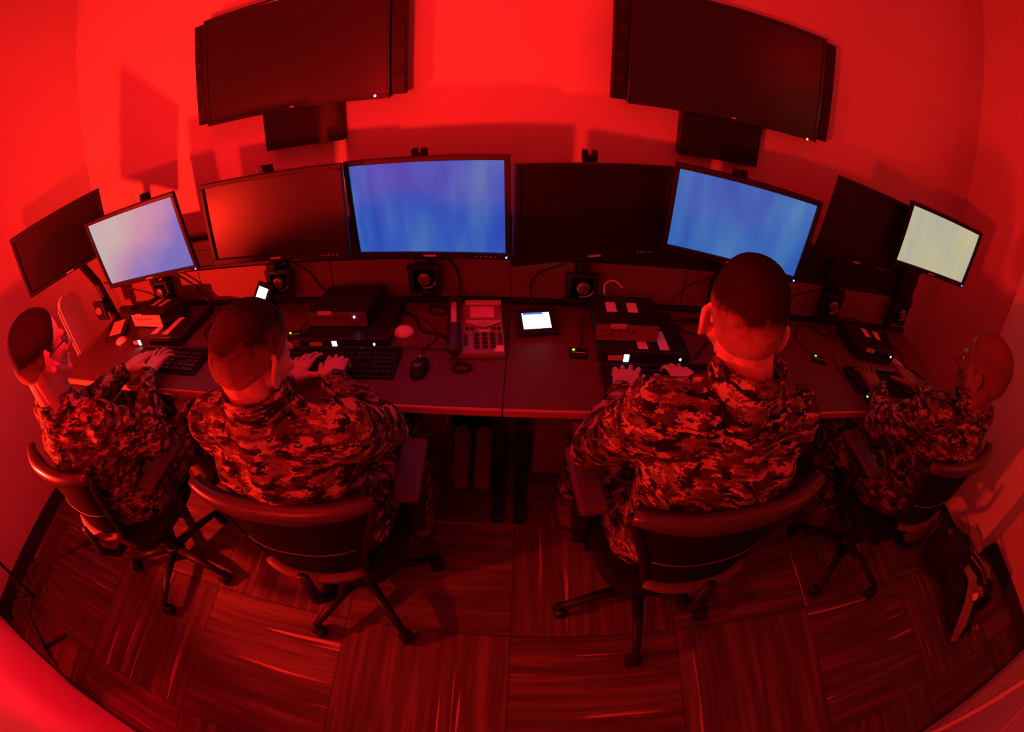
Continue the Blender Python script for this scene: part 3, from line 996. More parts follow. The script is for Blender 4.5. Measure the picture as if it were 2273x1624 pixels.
# card readers
def reader(label, cx, cy, yaw, cord):
    t = thing('card_reader', label, 'card reader', (cx, cy, DZ))
    f = rot((cx, cy, 0), yaw)
    obj('body', xf(MB().box((cx, cy, DZ + 0.006), (0.062, 0.052, 0.011)), f), M['black'], t, bevel=0.003)
    obj('slot', xf(MB().box((cx + 0.004, cy - 0.004, DZ + 0.0118), (0.04, 0.004, 0.001)), f), M['greylabel'], t)
    obj('status_light', xf(MB().ell((cx - 0.016, cy + 0.010, DZ + 0.0125), (0.005, 0.004, 0.003), None, 10, 6), f), M['ledgreen'], t)
    o = cable('cord', '', cord, 0.002, M['rail'])
    del o['label'], o['category']
    o.parent = t
    o.location = V(cord[0]) - V(t.location)


z4 = DZ + 0.0068
reader('black card reader with green light, between small display and computer', 0.195, 0.703, rad(-4), [(0.20, 0.73, z4), (0.215, 0.79, z4), (0.222, 0.86, z4), (0.228, 0.95, z4)])
reader('black card reader with green light, right of the tallest man', 1.205, 0.728, rad(-22), [(1.19, 0.755, z4), (1.165, 0.82, z4), (1.17, 0.90, z4), (1.25, 0.99, z4)])
reader('black card reader with green light beside the short-haired man', -0.868, 0.775, rad(20), [(-0.86, 0.80, z4), (-0.85, 0.87, z4), (-0.88, 0.95, z4)])
reader('black card reader with green light under the right-hand man\'s hand', 1.345, 0.475, rad(-10), [(1.35, 0.50, z4), (1.31, 0.56, z4), (1.28, 0.64, z4), (1.3, 0.75, z4)])

# white upright panel at the left end
wp = thing('desk_divider', 'white upright panel with rounded corner at the left end of the desk', 'panel', (-2.255, 0.70, DZ))
prof = [(0, 0), (0.17, 0), (0.17, 0.24), (0.155, 0.285), (0.12, 0.31), (0.05, 0.315), (0.015, 0.30), (0, 0.27)]


def wpp(u, h, k):
    return V((-2.262 - u * 0.10 - h * 0.10 + k * 0.025, 0.615 + u, DZ + 0.001 + h))


obj('board', MB().hexa([wpp(u, h, 0) for u, h in prof], [wpp(u, h, 1) for u, h in prof]), M['white'], wp, bevel=0.004)
obj('side_strip', MB().hexa([wpp(-0.012, 0, .2), wpp(-0.002, 0, .2), wpp(-0.002, 0.27, .2), wpp(-0.012, 0.26, .2)], [wpp(-0.012, 0, .8), wpp(-0.002, 0, .8), wpp(-0.002, 0.27, .8), wpp(-0.012, 0.26, .8)]), M['vent'], wp)

# loose cables on and behind the desk
CG = 'cables on the desk'
cable('cable', 'black cable hanging right of the deep blue screen post', [(-0.30, 0.99, 0.96), (-0.26, 1.03, 0.90), (-0.245, 1.045, 0.82), (-0.25, 1.03, 0.752)], 0.004, M['rail'])
cable('cable', 'black cable looping below the dark screen beside the small display', [(0.16, 1.00, 0.93), (0.06, 1.035, 0.87), (0.03, 1.04, 0.80), (0.06, 1.00, 0.737), (0.10, 0.96, 0.736)], 0.004, M['rail'])
cable('cable', 'black cable hanging right of the post under the left television', [(-0.93, 0.99, 0.95), (-0.88, 1.03, 0.88), (-0.84, 1.04, 0.80), (-0.80, 1.01, 0.80)], 0.004, M['rail'])
cable('cable', 'pair of thin black cables sloping from the far left screen to the computers', [(-2.09, 0.86, 1.0), (-1.98, 0.93, 0.92), (-1.86, 0.97, 0.86), (-1.78, 0.98, 0.80)], 0.004, M['rail'])
cable('cable', 'black cable sloping behind the stack at the left end', [(-1.72, 1.02, 0.95), (-1.60, 1.03, 0.88), (-1.50, 1.02, 0.80), (-1.45, 1.0, 0.737)], 0.006, M['rail'])
cable('cable', 'thin black cable sloping down left of the tallest man\'s head', [(0.76, 0.98, 0.93), (0.66, 1.02, 0.86), (0.58, 1.0, 0.78), (0.55, 0.97, 0.745)], 0.003, M['rail'])
cable('cable', 'thin black cable sloping down right of the tallest man\'s head', [(1.30, 1.0, 0.92), (1.20, 1.03, 0.86), (1.10, 1.03, 0.80), (1.0, 1.0, 0.745)], 0.003, M['rail'])
cable('cable', 'white curved cable on top of the labelled computer', [(0.30, 0.925, 0.848), (0.305, 0.955, 0.875), (0.34, 0.965, 0.885), (0.375, 0.955, 0.862)], 0.0035, M['white'])
cable('cable', 'coil of black cable beside the tallest man\'s computers', [(0.60, 0.95, z4), (0.72, 0.97, z4), (0.76, 0.90, z4), (0.66, 0.86, z4), (0.60, 0.90, z4 + .006), (0.70, 0.94, z4 + .006), (0.80, 0.92, z4), (0.82, 0.84, z4), (0.70, 0.80, z4), (0.62, 0.70, z4)], 0.004, M['rail'])
cable('cable', 'black cables running between white mouse and phone', [(-0.45, 0.95, z4), (-0.40, 0.90, z4), (-0.36, 0.82, z4), (-0.30, 0.80, z4), (-0.25, 0.76, z4), (-0.24, 0.72, z4)], 0.006, M['rail'])
cable('cable', 'thin black cable running along the desk to the phone', [(-0.46, 0.69, z4), (-0.38, 0.705, z4), (-0.30, 0.70, z4), (-0.24, 0.705, z4)], 0.002, M['rail'])
cable('cable', 'looped black cable left of the phone at the rear of the desk', [(-0.36, 1.0, z4), (-0.31, 0.99, z4), (-0.28, 0.96, z4), (-0.31, 0.935, z4), (-0.35, 0.95, z4), (-0.36, 0.985, z4)], 0.004, M['rail'])
cable('cable', 'tangle of black cable behind the left end keyboard', [(-1.40, 0.98, z4), (-1.30, 0.95, z4), (-1.22, 0.99, z4), (-1.15, 0.96, z4), (-1.20, 0.90, z4), (-1.32, 0.90, z4), (-1.36, 0.80, z4), (-1.27, 0.72, z4), (-1.22, 0.64, z4)], 0.005, M['rail'])
cable('cable', 'black cable curling behind the computer near the right wall', [(1.30, 1.0, z4), (1.34, 0.93, z4), (1.40, 0.88, z4 + .01), (1.40, 0.97, z4 + .02), (1.50, 1.0, z4 + .05), (1.60, 0.98, z4 + .06), (1.66, 0.99, z4)], 0.004, M['rail'])
cable('cable', 'black cable curling right of the right-hand keyboard', [(1.80, 0.93, z4), (1.83, 0.80, z4), (1.78, 0.72, z4), (1.86, 0.62, z4), (1.82, 0.52, z4), (1.88, 0.48, z4)], 0.004, M['rail'])
o = obj('paper_slip', MB().hexa([(1.70, 0.76, DZ + .001), (1.76, 0.70, DZ + .001), (1.79, 0.72, DZ + .001), (1.74, 0.79, DZ + .001)], [(1.70, 0.76, DZ + .003), (1.76, 0.70, DZ + .003), (1.79, 0.72, DZ + .003), (1.74, 0.79, DZ + .003)]), M['greylabel'], loc=(1.75, 0.74, DZ))
tag(o, 'striped slip of paper right of the right-hand computer', 'paper')

# under the desk
tw = thing('power_unit', 'black box with small green light on the floor behind the empty boots', 'power unit', (-0.20, 0.995, 0))
obj('case', MB().box((-0.215, 0.990, 0.19), (0.18, 0.10, 0.34)), M['tower'], tw, bevel=0.005)
obj('status_light', MB().ell((-0.218, 0.939, 0.222), (0.009, 0.003, 0.005), None, 10, 6), M['ledgreen'], tw)
obj('foot', MB().box((-0.215, 0.990, 0.010), (0.20, 0.09, 0.018)), M['metal'], tw)
for bx, nm in ((-0.245, 'left'), (-0.150, 'right')):
    bt = MB().cap((bx, 0.695, 0.050), (bx, 0.85, 0.052), 0.041, 0.039).cap((bx, 0.845, 0.07), (bx, 0.865, 0.17), 0.040, 0.040).cap((bx, 0.70, 0.06), (bx, 0.82, 0.12), 0.036, 0.040)
    bo = obj('boot', bt, M['boot'], loc=(bx, 0.78, 0))
    r_ = bo.modifiers.new('remesh', 'REMESH')
    r_.mode = 'VOXEL'
    r_.voxel_size = 0.007
    r_.use_smooth_shade = True
    tag(bo, 'empty suede boot under the desk, %s of the pair beside the table leg' % nm, 'boot', 'empty boots under the desk')
    obj('sole', MB().box((bx, 0.775, 0.013), (0.085, 0.25, 0.024)), M['sole'], bo, bevel=0.010)
    obj('pull_tab', MB().box((bx, 0.824, 0.195), (0.028, 0.006, 0.04)), M['strap'], bo)
pd = thing('desk_pedestal', 'dark drawer unit under the desk, right of the middle leg', 'drawer unit', (0.17, 0.88, 0))
obj('body', MB().box((0.225, 0.91, 0.32), (0.32, 0.26, 0.60)), M['panel'], pd, bevel=0.003)
obj('drawer', MB().box((0.225, 0.775, 0.47), (0.31, 0.012, 0.26)), M['panel'], pd, bevel=0.002)
obj('drawer', MB().box((0.225, 0.775, 0.18), (0.31, 0.012, 0.28)), M['panel'], pd, bevel=0.002)


# ------------------------------------------------------------------ chairs
def chair(label, cx, cy, yaw, base_off, lift=0.0, top_w=0.50, ztop=0.875):
    """office chair built around its own axis, faces +y"""
    root = bpy.data.objects.new('office_chair', None)
    COL.objects.link(root)
    tag(root, label, 'chair')
    # seat
    st = MB()
    n = 28
    ring = []
    for k in range(n):
        a = 2 * math.pi * k / n
        c, s = math.cos(a), math.sin(a)
        ring.append((0.24 * math.copysign(abs(c) ** 0.6, c), 0.02 + 0.225 * math.copysign(abs(s) ** 0.6, s)))
    st.hexa([(x * 0.94, y * 0.94, 0.40) for x, y in ring], [(x, y, 0.445) for x, y in ring])
    st.hexa([(x, y, 0.445) for x, y in ring], [(x * 0.93, y * 0.93, 0.462) for x, y in ring])
    obj('seat', st, M['fabric'], root, smooth=False, bevel=0.006)
    # backrest: curved mesh panel
    z0, z1 = 0.53, ztop - 0.02
    NU, NV_ = 16, 10

    def bp(u, v):   # u -1..1, v 0..1
        wd = 0.145 + (top_w / 2 - 0.145) * (v ** 1.25)
        x = u * wd
        y = -0.235 - 0.015 * v + 0.050 * (abs(u) ** 2.6) * (0.8 + 0.3 * v)
        return V((x, y, z0 + (z1 - z0) * v))
    vs, fs = [], []
    for j in range(NV_ + 1):
        for i in range(NU + 1):
            vs.append(bp(-1 + 2 * i / NU, j / NV_))
    m_ = len(vs)
    vs += [p + V((0, 0.006, 0)) for p in vs]
    W = NU + 1
    for j in range(NV_):
        for i in range(NU):
            a = j * W + i
            fs.append((a, a + 1, a + W + 1, a + W))
            fs.append((m_ + a, m_ + a + W, m_ + a + W + 1, m_ + a + 1))
    for i in range(NU):
        fs.append((i, m_ + i, m_ + i + 1, i + 1))
        a = NV_ * W + i
        fs.append((a, a + 1, m_ + a + 1, m_ + a))
    for j in range(NV_):
        fs.append((j * W, (j + 1) * W, m_ + (j + 1) * W, m_ + j * W))
        a = j * W + NU
        fs.append((a, m_ + a, m_ + a + W, a + W))
    back = obj('backrest', MB().add(vs, fs), M['mesh'], root, smooth=True)
    top = [bp(-1 + 2 * k / 24, 1.0) + V((0, -0.006, 0.010)) for k in range(25)]
    obj('top_rail', MB().tube(top, [0.016 + 0.009 * math.sin(math.pi * k / 24) for k in range(25)], 12, 1.15), M['chairrim'], back, smooth=True)['label'] = 'thick curved grey top rail'
    inner = [bp(-0.97 + 1.94 * k / 24, 0.97) + V((0, 0.014, 0.022)) for k in range(25)]
    obj('top_pad', MB().tube(inner, 0.011, 10), M['black'], back, smooth=True)
    for s in (-1, 1):
        obj('side_rail', MB().tube([bp(s, k / 10) for k in range(11)], 0.012, 10), M['black'], back, smooth=True)
    low = [bp(-1 + 2 * k / 16, 0.0) + V((0, -0.004, 0.012)) for k in range(17)]
    obj('bottom_rail', MB().tube(low, 0.024, 10, 0.5), M['chairband'], back, smooth=True)['label'] = 'lighter curved bottom rail'
    obj('back_support', MB().tube([(0, -0.10, 0.385), (0, -0.24, 0.40), (0, -0.285, 0.47), (0, -0.275, 0.60)], [0.028, 0.028, 0.024, 0.018], 10, 0.6), M['black'], root, smooth=True)
    obj('lumbar_line', MB().tube([bp(-0.9 + 1.8 * k / 12, 0.42) + V((0, -0.004, 0)) for k in range(13)], 0.0025, 6), M['chairband'], back, smooth=True)
    # armrests
    for s in (-1, 1):
        a_ = obj('armrest', MB().box((s * 0.262, 0.075, 0.655), (0.078, 0.235, 0.026)), M['chairband'], root, bevel=0.012, seg=3)
        obj('armrest_post', MB().tube([(s * 0.18, 0.04, 0.40), (s * 0.255, 0.04, 0.42), (s * 0.262, 0.05, 0.52), (s * 0.262, 0.06, 0.64)], [0.02, 0.022, 0.024, 0.022], 10, 1.3), M['black'], a_, smooth=True)
    # mechanism, column, base
    obj('mechanism', MB().box((0, 0, 0.375), (0.16, 0.24, 0.05)), M['metal'], root, bevel=0.01)
    obj('lever', MB().cyl((-0.08, 0.02, 0.375), (-0.24, 0.02, 0.37), 0.007, n=8), M['black'], root)
    obj('gas_column', MB().cyl((0, 0, 0.08), (0, 0, 0.36), 0.027, n=18).cyl((0, 0, 0.07), (0, 0, 0.22), 0.036, n=18), M['metal'], root)
    obj('hub', MB().cyl((0, 0, 0.065), (0, 0, 0.125), 0.05, 0.042, n=20), M['black'], root, bevel=0.005)
    for k in range(5):
        a = base_off - yaw + k * 2 * math.pi / 5
        d = V((math.cos(a), math.sin(a), 0))
        lg = obj('base_leg', MB().tube([d * 0.03 + V((0, 0, 0.10)), d * 0.15 + V((0, 0, 0.095)), d * 0.285 + V((0, 0, 0.072))], [0.024, 0.020, 0.014], 10, 0.75), M['black'], root, smooth=True)
        e = d * 0.285
        s_ = V((-d.y, d.x, 0))
        cw = MB()
        for q in (-1, 1):
            cw.cyl(e + s_ * q * 0.008 + V((0, 0, 0.027)), e + s_ * q * 0.026 + V((0, 0, 0.027)), 0.027, 0.024, n=18)
        cw.cyl(e + V((0, 0, 0.03)), e + V((0, 0, 0.075)), 0.008, n=8)
        cw.box(e + V((0, 0, 0.045)), (0.03, 0.03, 0.02), Rz(a))
        obj('caster', cw, M['black'], lg, bevel=0.002)
    for ch_ in root.children:
        if ch_.name.split('.')[0] not in ('base_leg', 'hub', 'gas_column'):
            ch_.location.z += lift
    root.location = (cx, cy, 0)
    root.rotation_euler = (0, 0, yaw)
    return root


CH = [('black mesh office chair under the man with spectacles, by the left wall', -1.47, 0.08, rad(-4), rad(64), -0.02),
      ('black mesh office chair under the short-haired man left of the phone', -0.555, 0.165, rad(3), rad(24), -0.02),
      ('black mesh office chair under the tallest man', 0.455, 0.165, rad(8), rad(49), 0.03),
      ('black mesh office chair under the bald-headed man by the right wall', 1.50, 0.235, rad(4), rad(3), -0.01)]
for c in CH:
    chair(*c)


# ------------------------------------------------------------------ people
def remesh(o, vox, it=6, fac=0.5):
    r = o.modifiers.new('remesh', 'REMESH')
    r.mode = 'VOXEL'
    r.voxel_size = vox
    r.use_smooth_shade = True
    s = o.modifiers.new('smooth', 'SMOOTH')
    s.factor = fac
    s.iterations = it
    return o


def hand(mb, wrist, aim, side, curl=0.5, spread=0.12, palm_n=(0, 0, -1), s=1.0, thumb=0.6, curls=None):
    """wrist: joint; aim: direction the fingers point; side +1 when the thumb is towards +x of (aim x up)"""
    w = V(wrist)
    f = V(aim).normalized()
    n = V(palm_n)
    n = (n - f * n.dot(f)).normalized()          # out of the palm (down)
    x = f.cross(-n).normalized() * side           # towards the thumb
    L = [0.079, 0.088, 0.082, 0.064]              # index..little total finger lengths
    offs = [0.031, 0.010, -0.011, -0.031]
    knl = [0.088, 0.092, 0.087, 0.078]
    mb.cap(w - f * 0.03, w + f * 0.02, 0.026 * s, 0.026 * s, flat=0.72, side=n)
    for i in range(4):
        k = w + f * knl[i] * s + x * offs[i] * s
        base = w + f * 0.012 * s + x * offs[i] * 0.62 * s
        mb.cap(base, k, 0.0145 * s, 0.0115 * s)
        mb.cap(base + x * (-0.006), k - f * 0.012, 0.0135 * s, 0.0110 * s)
        d = (f + x * spread * (1.2 - i * 0.8)).normalized()
        c = curls[i] if curls else curl + 0.06 * i
        p = k
        a = c * 0.55 - 0.25
        rr = [0.0090, 0.0081, 0.0073, 0.0066]
        ll = [L[i] * 0.46, L[i] * 0.31, L[i] * 0.23]
        for j in range(3):
            dd = (d * math.cos(a) + n * math.sin(a)).normalized()
            q = p + dd * ll[j] * s
            mb.cap(p, q, rr[j] * s, rr[j + 1] * s, n=12)
            p = q
            a += c * (0.95 if j == 0 else 0.6)
    b0 = w + f * 0.018 * s + x * 0.018 * s + n * 0.006
    b1 = w + f * 0.050 * s + x * 0.047 * s + n * 0.012
    td = (f * (1.0 - thumb * 0.5) + x * thumb + n * 0.12).normalized()
    b2 = b1 + td * 0.034 * s
    b3 = b2 + (td - x * 0.2 * thumb + f * 0.1).normalized() * 0.027 * s
    mb.cap(b0, b1, 0.0165 * s, 0.0130 * s)
    mb.cap(b1, b2, 0.0122 * s, 0.0105 * s)
    mb.cap(b2, b3, 0.0105 * s, 0.0085 * s)
    return mb


def person(label, J, skin, dark, camo_seed, yaw=0.0, pitch=0.0, roll=0.0, hs=1.0, bald=False, fade=(-0.045, 0.02), glasses=False, cowlick=False, build=1.0, collar=True):
    """J: world joints"""
    g = {k: V(v) for k, v in J.items() if not isinstance(v, dict)}
    origin = V((g['pelvis'].x, g['pelvis'].y, 0))
    hc = g['head']
    RH = Rz(yaw) @ Matrix.Rotation(pitch, 3, 'X') @ Matrix.Rotation(roll, 3, 'Y')

    def H(x, y, z):
        return hc + RH @ V((x, y, z)) * hs

    def hr(*r):
        return tuple(k * hs for k in r)
    mb = MB()
    # head: face looks along +y of the head frame
    cr_c, cr_r = (0, -0.012, 0.028), (0.0765, 0.098, 0.088)
    mb.ell(H(*cr_c), hr(*cr_r), RH, 30, 20)
    mb.ell(H(0, -0.05, 0.0), hr(0.068, 0.058, 0.068), RH, 24, 16)      # back of the skull
    mb.ell(H(0, 0.035, -0.025), hr(0.064, 0.058, 0.075), RH, 24, 16)   # face
    mb.ell(H(0, 0.050, -0.075), hr(0.045, 0.040, 0.034), RH, 20, 12)   # jaw
    mb.ell(H(0, 0.078, -0.098), hr(0.020, 0.016, 0.016), RH, 14, 10)   # chin
    for s in (-1, 1):
        mb.cap(H(s * 0.058, -0.005, -0.045), H(s * 0.028, 0.070, -0.092), 0.017 * hs, 0.014 * hs)   # jaw line
        mb.ell(H(s * 0.042, 0.068, -0.028), hr(0.024, 0.018, 0.016), RH, 14, 10)    # cheek bone
        mb.cap(H(s * 0.016, 0.090, 0.012), H(s * 0.048, 0.075, 0.012), 0.009 * hs, 0.008 * hs)       # brow
        # ear: rim and lobe
        ec = H(s * 0.081, -0.008, -0.018)
        pts = [H(s * (0.079 + 0.010 * (k > 0) + 0.003 * math.sin(k)), -0.008 - 0.020 * math.sin(rad(20 + 30 * k)), -0.020 + 0.033 * math.cos(rad(20 + 30 * k))) for k in range(6)]
        for a, b in zip(pts[:-1], pts[1:]):
            mb.cap(a, b, 0.0064 * hs, 0.0064 * hs, n=8)
        mb.ell(H(s * 0.080, -0.010, -0.020), hr(0.006, 0.016, 0.026), RH @ Matrix.Rotation(s * 0.3, 3, 'Z'), 12, 10)
        mb.ell(H(s * 0.080, -0.004, -0.048), hr(0.007, 0.008, 0.010), RH, 10, 8)
    mb.cap(H(0, 0.095, -0.002), H(0, 0.115, -0.036), 0.009 * hs, 0.013 * hs)       # nose
    for s in (-1, 1):
        mb.ell(H(s * 0.011, 0.102, -0.040), hr(0.008, 0.010, 0.007), RH, 10, 8)
    mb.ell(H(0, 0.090, -0.062), hr(0.022, 0.010, 0.006), RH, 14, 8)   # lips
    mb.ell(H(0, 0.088, -0.073), hr(0.020, 0.010, 0.007), RH, 14, 8)
    # neck
    nb = g['neck']
    mb.cap(H(0, -0.030, -0.030), nb + V((0, 0.006, -0.03)), 0.056 * hs, 0.058, flat=1.0)
    mb.cap(H(0, 0.010, -0.070), nb + V((0, 0.028, -0.03)), 0.048 * hs, 0.050)
    for s in (-1, 1):
        mb.cap(H(s * 0.035, -0.05, -0.03), nb + V((s * 0.036, -0.004, -0.03)), 0.026 * hs, 0.030)   # neck cords
    # trunk and limbs (inside the clothes)
    b_ = build
    mb.cap(g['chest'], nb + V((0, 0, -0.06)), 0.115 * b_, 0.075)
    mb.cap(g['pelvis'], g['chest'], 0.115 * b_, 0.12 * b_)
    for s in 'lr':
        sh, el, wr = g['sh_' + s], g['el_' + s], g['wr_' + s]
        mb.cap(g['chest'] + V((0, 0, 0.06)), sh, 0.07, 0.05)
        mb.cap(sh, el, 0.047, 0.038)
        mb.cap(el, wr, 0.037, 0.026)
        aim = g['aim_' + s]
        o = J.get('opt_' + s, {})
        hand(mb, wr, aim, 1 if s == 'l' else -1, s=hs * 0.98 if hs < 1.1 else 1.05, **o)
        hp, kn, an = g['hip_' + s], g['kn_' + s], g['an_' + s]
        mb.cap(hp, kn, 0.075, 0.055)
        mb.cap(kn, an, 0.052, 0.036)
    body = obj('person', mb, skin, loc=tuple(origin))
    remesh(body, 0.0036, 4, 0.5)
    tag(body, label, 'person')
    # eyes
    for s in (-1, 1):
        e = obj('eye', MB().ell(H(s * 0.031, 0.0785, -0.006), 0.0105 * hs, None, 16, 10), M['eyewhite'], body, smooth=True)
        obj('iris', MB().ell(H(s * 0.031, 0.0875, -0.006), (0.005, 0.0025, 0.005), None, 12, 6), M['iris'], e, smooth=True)
    # hair
    if True:
        vs, fs = [], []
        nu, nv = 64, 40
        cc = V(cr_c)
        for j in range(nv + 1):
            ph = math.pi * j / nv
            for i in range(nu):
                th = 2 * math.pi * i / nu
                d = V((math.sin(ph) * math.cos(th), math.sin(ph) * math.sin(th), math.cos(ph)))
                # support radius of the skull in this direction
                r0 = 1 / math.sqrt((d.x / cr_r[0]) ** 2 + (d.y / cr_r[1]) ** 2 + (d.z / cr_r[2]) ** 2)
                p = cc + d * r0
                c2, rr2 = V((0, -0.05, 0.0)), (0.068, 0.058, 0.068)
                # ray from cc against the back of the skull
                q = V((d.x / rr2[0], d.y / rr2[1], d.z / rr2[2]))
                oc = cc - c2
                o2 = V((oc.x / rr2[0], oc.y / rr2[1], oc.z / rr2[2]))
                A_, B2, C2 = q.dot(q), 2 * q.dot(o2), o2.dot(o2) - 1
                disc = B2 * B2 - 4 * A_ * C2
                if disc > 0:
                    r1 = (-B2 + math.sqrt(disc)) / (2 * A_)
                    r0 = max(r0, r1)
                p = cc + d * r0
                # hairline: nape low at the back, over the ears at the sides, high at the front
                front = max(0.0, d.y)
                line = -0.062 + 0.055 * min(1, max(0, (p.y + 0.07) / 0.07)) + 0.085 * min(1, max(0, (p.y - 0.015) / 0.05))
                k = (p.z - line) / 0.02
                th_ = max(-0.008, min(1.0, k) * 0.0045 if k > 0 else k * 0.006)
                if not bald:
                    topk = max(0, min(1, (p.z - 0.055) / 0.05))
                    th_ += topk * (0.009 if cowlick else 0.004) * (1 if k > 0 else 0)
                    th_ += 0.0012 * math.sin(th * 23 + ph * 31) * topk
                else:
                    th_ = min(th_, 0.0022)
                p = cc + d * (r0 + th_)
                vs.append(H(*p))
        for j in range(nv):
            for i in range(nu):
                k = (i + 1) % nu
                fs.append((j * nu + i, (j + 1) * nu + i, (j + 1) * nu + k, j * nu + k))
        sk = skin.node_tree.nodes['Principled BSDF'].inputs['Base Color'].default_value
        hm = hair_mat('clipped hair ' + str(camo_seed), dark, tuple(sk)[:3], fade[0], fade[1], hc.z)
        h = obj('hair', MB().add(vs, fs), hm, body, smooth=True)
    # jacket
    cm = camo('camouflage cloth ' + str(camo_seed), camo_seed)
    jk = MB()
    ch, pe = g['chest'], g['pelvis']
    wa = pe.lerp(ch, 0.45)
    X = (g['sh_r'] - g['sh_l']).normalized()
    jk.cap(pe - X * 0.055, pe + X * 0.055, 0.135 * b_, 0.135 * b_)
    jk.cap(wa - X * 0.06, wa + X * 0.06, 0.122 * b_, 0.122 * b_)
    jk.cap(ch - X * 0.07, ch + X * 0.07, 0.128 * b_, 0.128 * b_)
    jk.cap(pe, wa, 0.15 * b_, 0.14 * b_)
    jk.cap(wa, ch, 0.14 * b_, 0.145 * b_)
    for s in (-1, 1):
        jk.cap(wa + X * s * 0.065, ch + X * s * 0.085, 0.11 * b_, 0.115 * b_)
    up_ = ch.lerp(nb, 0.55)
    jk.cap(ch, up_, 0.13 * b_, 0.095)
    jk.cap(up_, nb + V((0, 0.004, -0.045)), 0.104, 0.084)
    for s in 'lr':
        sh, el, wr = g['sh_' + s], g['el_' + s], g['wr_' + s]
        jk.cap(up_, sh, 0.095, 0.078 * b_)
        jk.cap(nb + V((0, 0, -0.045)), sh + V((0, 0, 0.012)), 0.066, 0.058)
        jk.cap(ch, sh, 0.115, 0.080 * b_)
        mid = sh.lerp(el, 0.5) + V((0, 0, -0.004))
        jk.cap(sh, mid, 0.078 * b_, 0.070 * b_)
        jk.cap(mid, el, 0.070 * b_, 0.064)
        fm = el.lerp(wr, 0.45)
        jk.cap(el, fm, 0.064, 0.054)
        cf = el.lerp(wr, 0.90)
        jk.cap(fm, cf, 0.054, 0.040)
    # skirt of the jacket over the lap
    jk.cap(pe + V((0, 0.06, -0.02)) - X * 0.06, pe + V((0, 0.06, -0.02)) + X * 0.06, 0.12, 0.12)
    jo = obj('camouflage_jacket', jk, cm, body)
    jo['label'] = 'digital camouflage jacket'
    remesh(jo, 0.0085, 5, 0.6)
    tx = bpy.data.textures.new('folds' + str(camo_seed), 'CLOUDS')
    tx.noise_scale = 0.075
    tx.noise_depth = 1
    dp = jo.modifiers.new('folds', 'DISPLACE')
    dp.texture = tx
    dp.strength = 0.030
    dp.mid_level = 0.5
    # cuffs and collar
    for s in 'lr':
        el, wr = g['el_' + s], g['wr_' + s]
        a, b = el.lerp(wr, 0.84), el.lerp(wr, 0.97)
        obj('cuff', MB().tube([a, a.lerp(b, .5), b], [0.043, 0.042, 0.038], 18), cm, jo, smooth=True)
    if collar:
        n_ = 28
        vs, fs = [], []
        for j, (r_, zz, tt) in enumerate(((0.080, -0.040, 0), (0.079, 0.006, 0), (0.0735, 0.046, 0), (0.068, 0.046, 0), (0.064, -0.01, 0))):
            for i in range(n_):
                a = 2 * math.pi * i / n_
                fr_ = max(0, math.sin(a))
                q = V((math.cos(a) * r_ * 1.06, math.sin(a) * r_ * 1.02 + 0.012, zz - 0.030 * fr_))
                vs.append(nb + q)
        for j in range(5):
            for i in range(n_):
                k = (i + 1) % n_
                jj = (j + 1) % 5
                fs.append((j * n_ + i, j * n_ + k, jj * n_ + k, jj * n_ + i))
        obj('collar', MB().add(vs, fs), cm, jo, smooth=True)
    # trousers
    tr = MB()
    tr.cap(pe + V((0, 0.02, -0.04)) - X * 0.06, pe + V((0, 0.02, -0.04)) + X * 0.06, 0.125, 0.125)
    for s in 'lr':
        hp, kn, an = g['hip_' + s], g['kn_' + s], g['an_' + s]
        tr.cap(hp, hp.lerp(kn, .5), 0.098, 0.088)
        tr.cap(hp.lerp(kn, .5), kn, 0.088, 0.076)
        tr.cap(kn, kn.lerp(an, .6), 0.074, 0.066)
        tr.cap(kn.lerp(an, .6), an + V((0, 0, 0.06)), 0.066, 0.060)
    to = obj('camouflage_trousers', tr, cm, body)
    remesh(to, 0.010, 5, 0.6)
    dp = to.modifiers.new('folds', 'DISPLACE')
    dp.texture = tx
    dp.strength = 0.030
    # boots
    for s in 'lr':
        an = g['an_' + s]
        ft = V(J.get('toe_' + s, (an.x, an.y + 0.2, 0.04)))
        d = V((ft.x - an.x, ft.y - an.y, 0)).normalized()
        bt = MB()
        he = V((an.x, an.y, 0.05)) - d * 0.03
        bt.cap(he, V((ft.x, ft.y, 0.045)) - d * 0.03, 0.042, 0.042)
        bt.cap(V((an.x, an.y, 0.06)), an + V((0, 0, 0.08)), 0.050, 0.054)
        bt.cap(an, V((ft.x, ft.y, 0.04)) - d * 0.08, 0.046, 0.040)
        bo = obj('boot', bt, M['boot'], body)
        remesh(bo, 0.008, 4)
        sl = MB().box((he + (V((ft.x, ft.y, 0.05)) - he) / 2 + V((0, 0, -0.033 - he.z + 0.05)), ((V((ft.x, ft.y, 0)) - V((he.x, he.y, 0))).length + 0.05), 0.085, 0.03)) if False else MB()
        m1 = (he + V((ft.x, ft.y, he.z))) / 2
        sl.box((m1.x, m1.y, 0.014), (0.085, (V((ft.x, ft.y, he.z)) - he).length + 0.06, 0.026), Rz(math.atan2(-d.x, d.y)))
        obj('sole', sl, M['sole'], bo, bevel=0.012)
    if glasses:
        gl = MB()
        for s in (-1, 1):
            pts = [H(s * (0.033 + 0.024 * math.cos(a)), 0.104 - 0.012 * abs(math.cos(a) + s * s), -0.008 + 0.018 * math.sin(a)) for a in [2 * math.pi * k / 18 for k in range(18)]]
            gl.tube(pts, 0.0022, 6, closed=True)
            gl.tube([H(s * 0.057, 0.092, -0.002), H(s * 0.078, 0.045, 0.0), H(s * 0.084, -0.002, -0.004), H(s * 0.082, -0.022, -0.018)], 0.0028, 6)
        gl.tube([H(-0.011, 0.108, -0.004), H(0, 0.112, -0.001), H(0.011, 0.108, -0.004)], 0.002, 6)
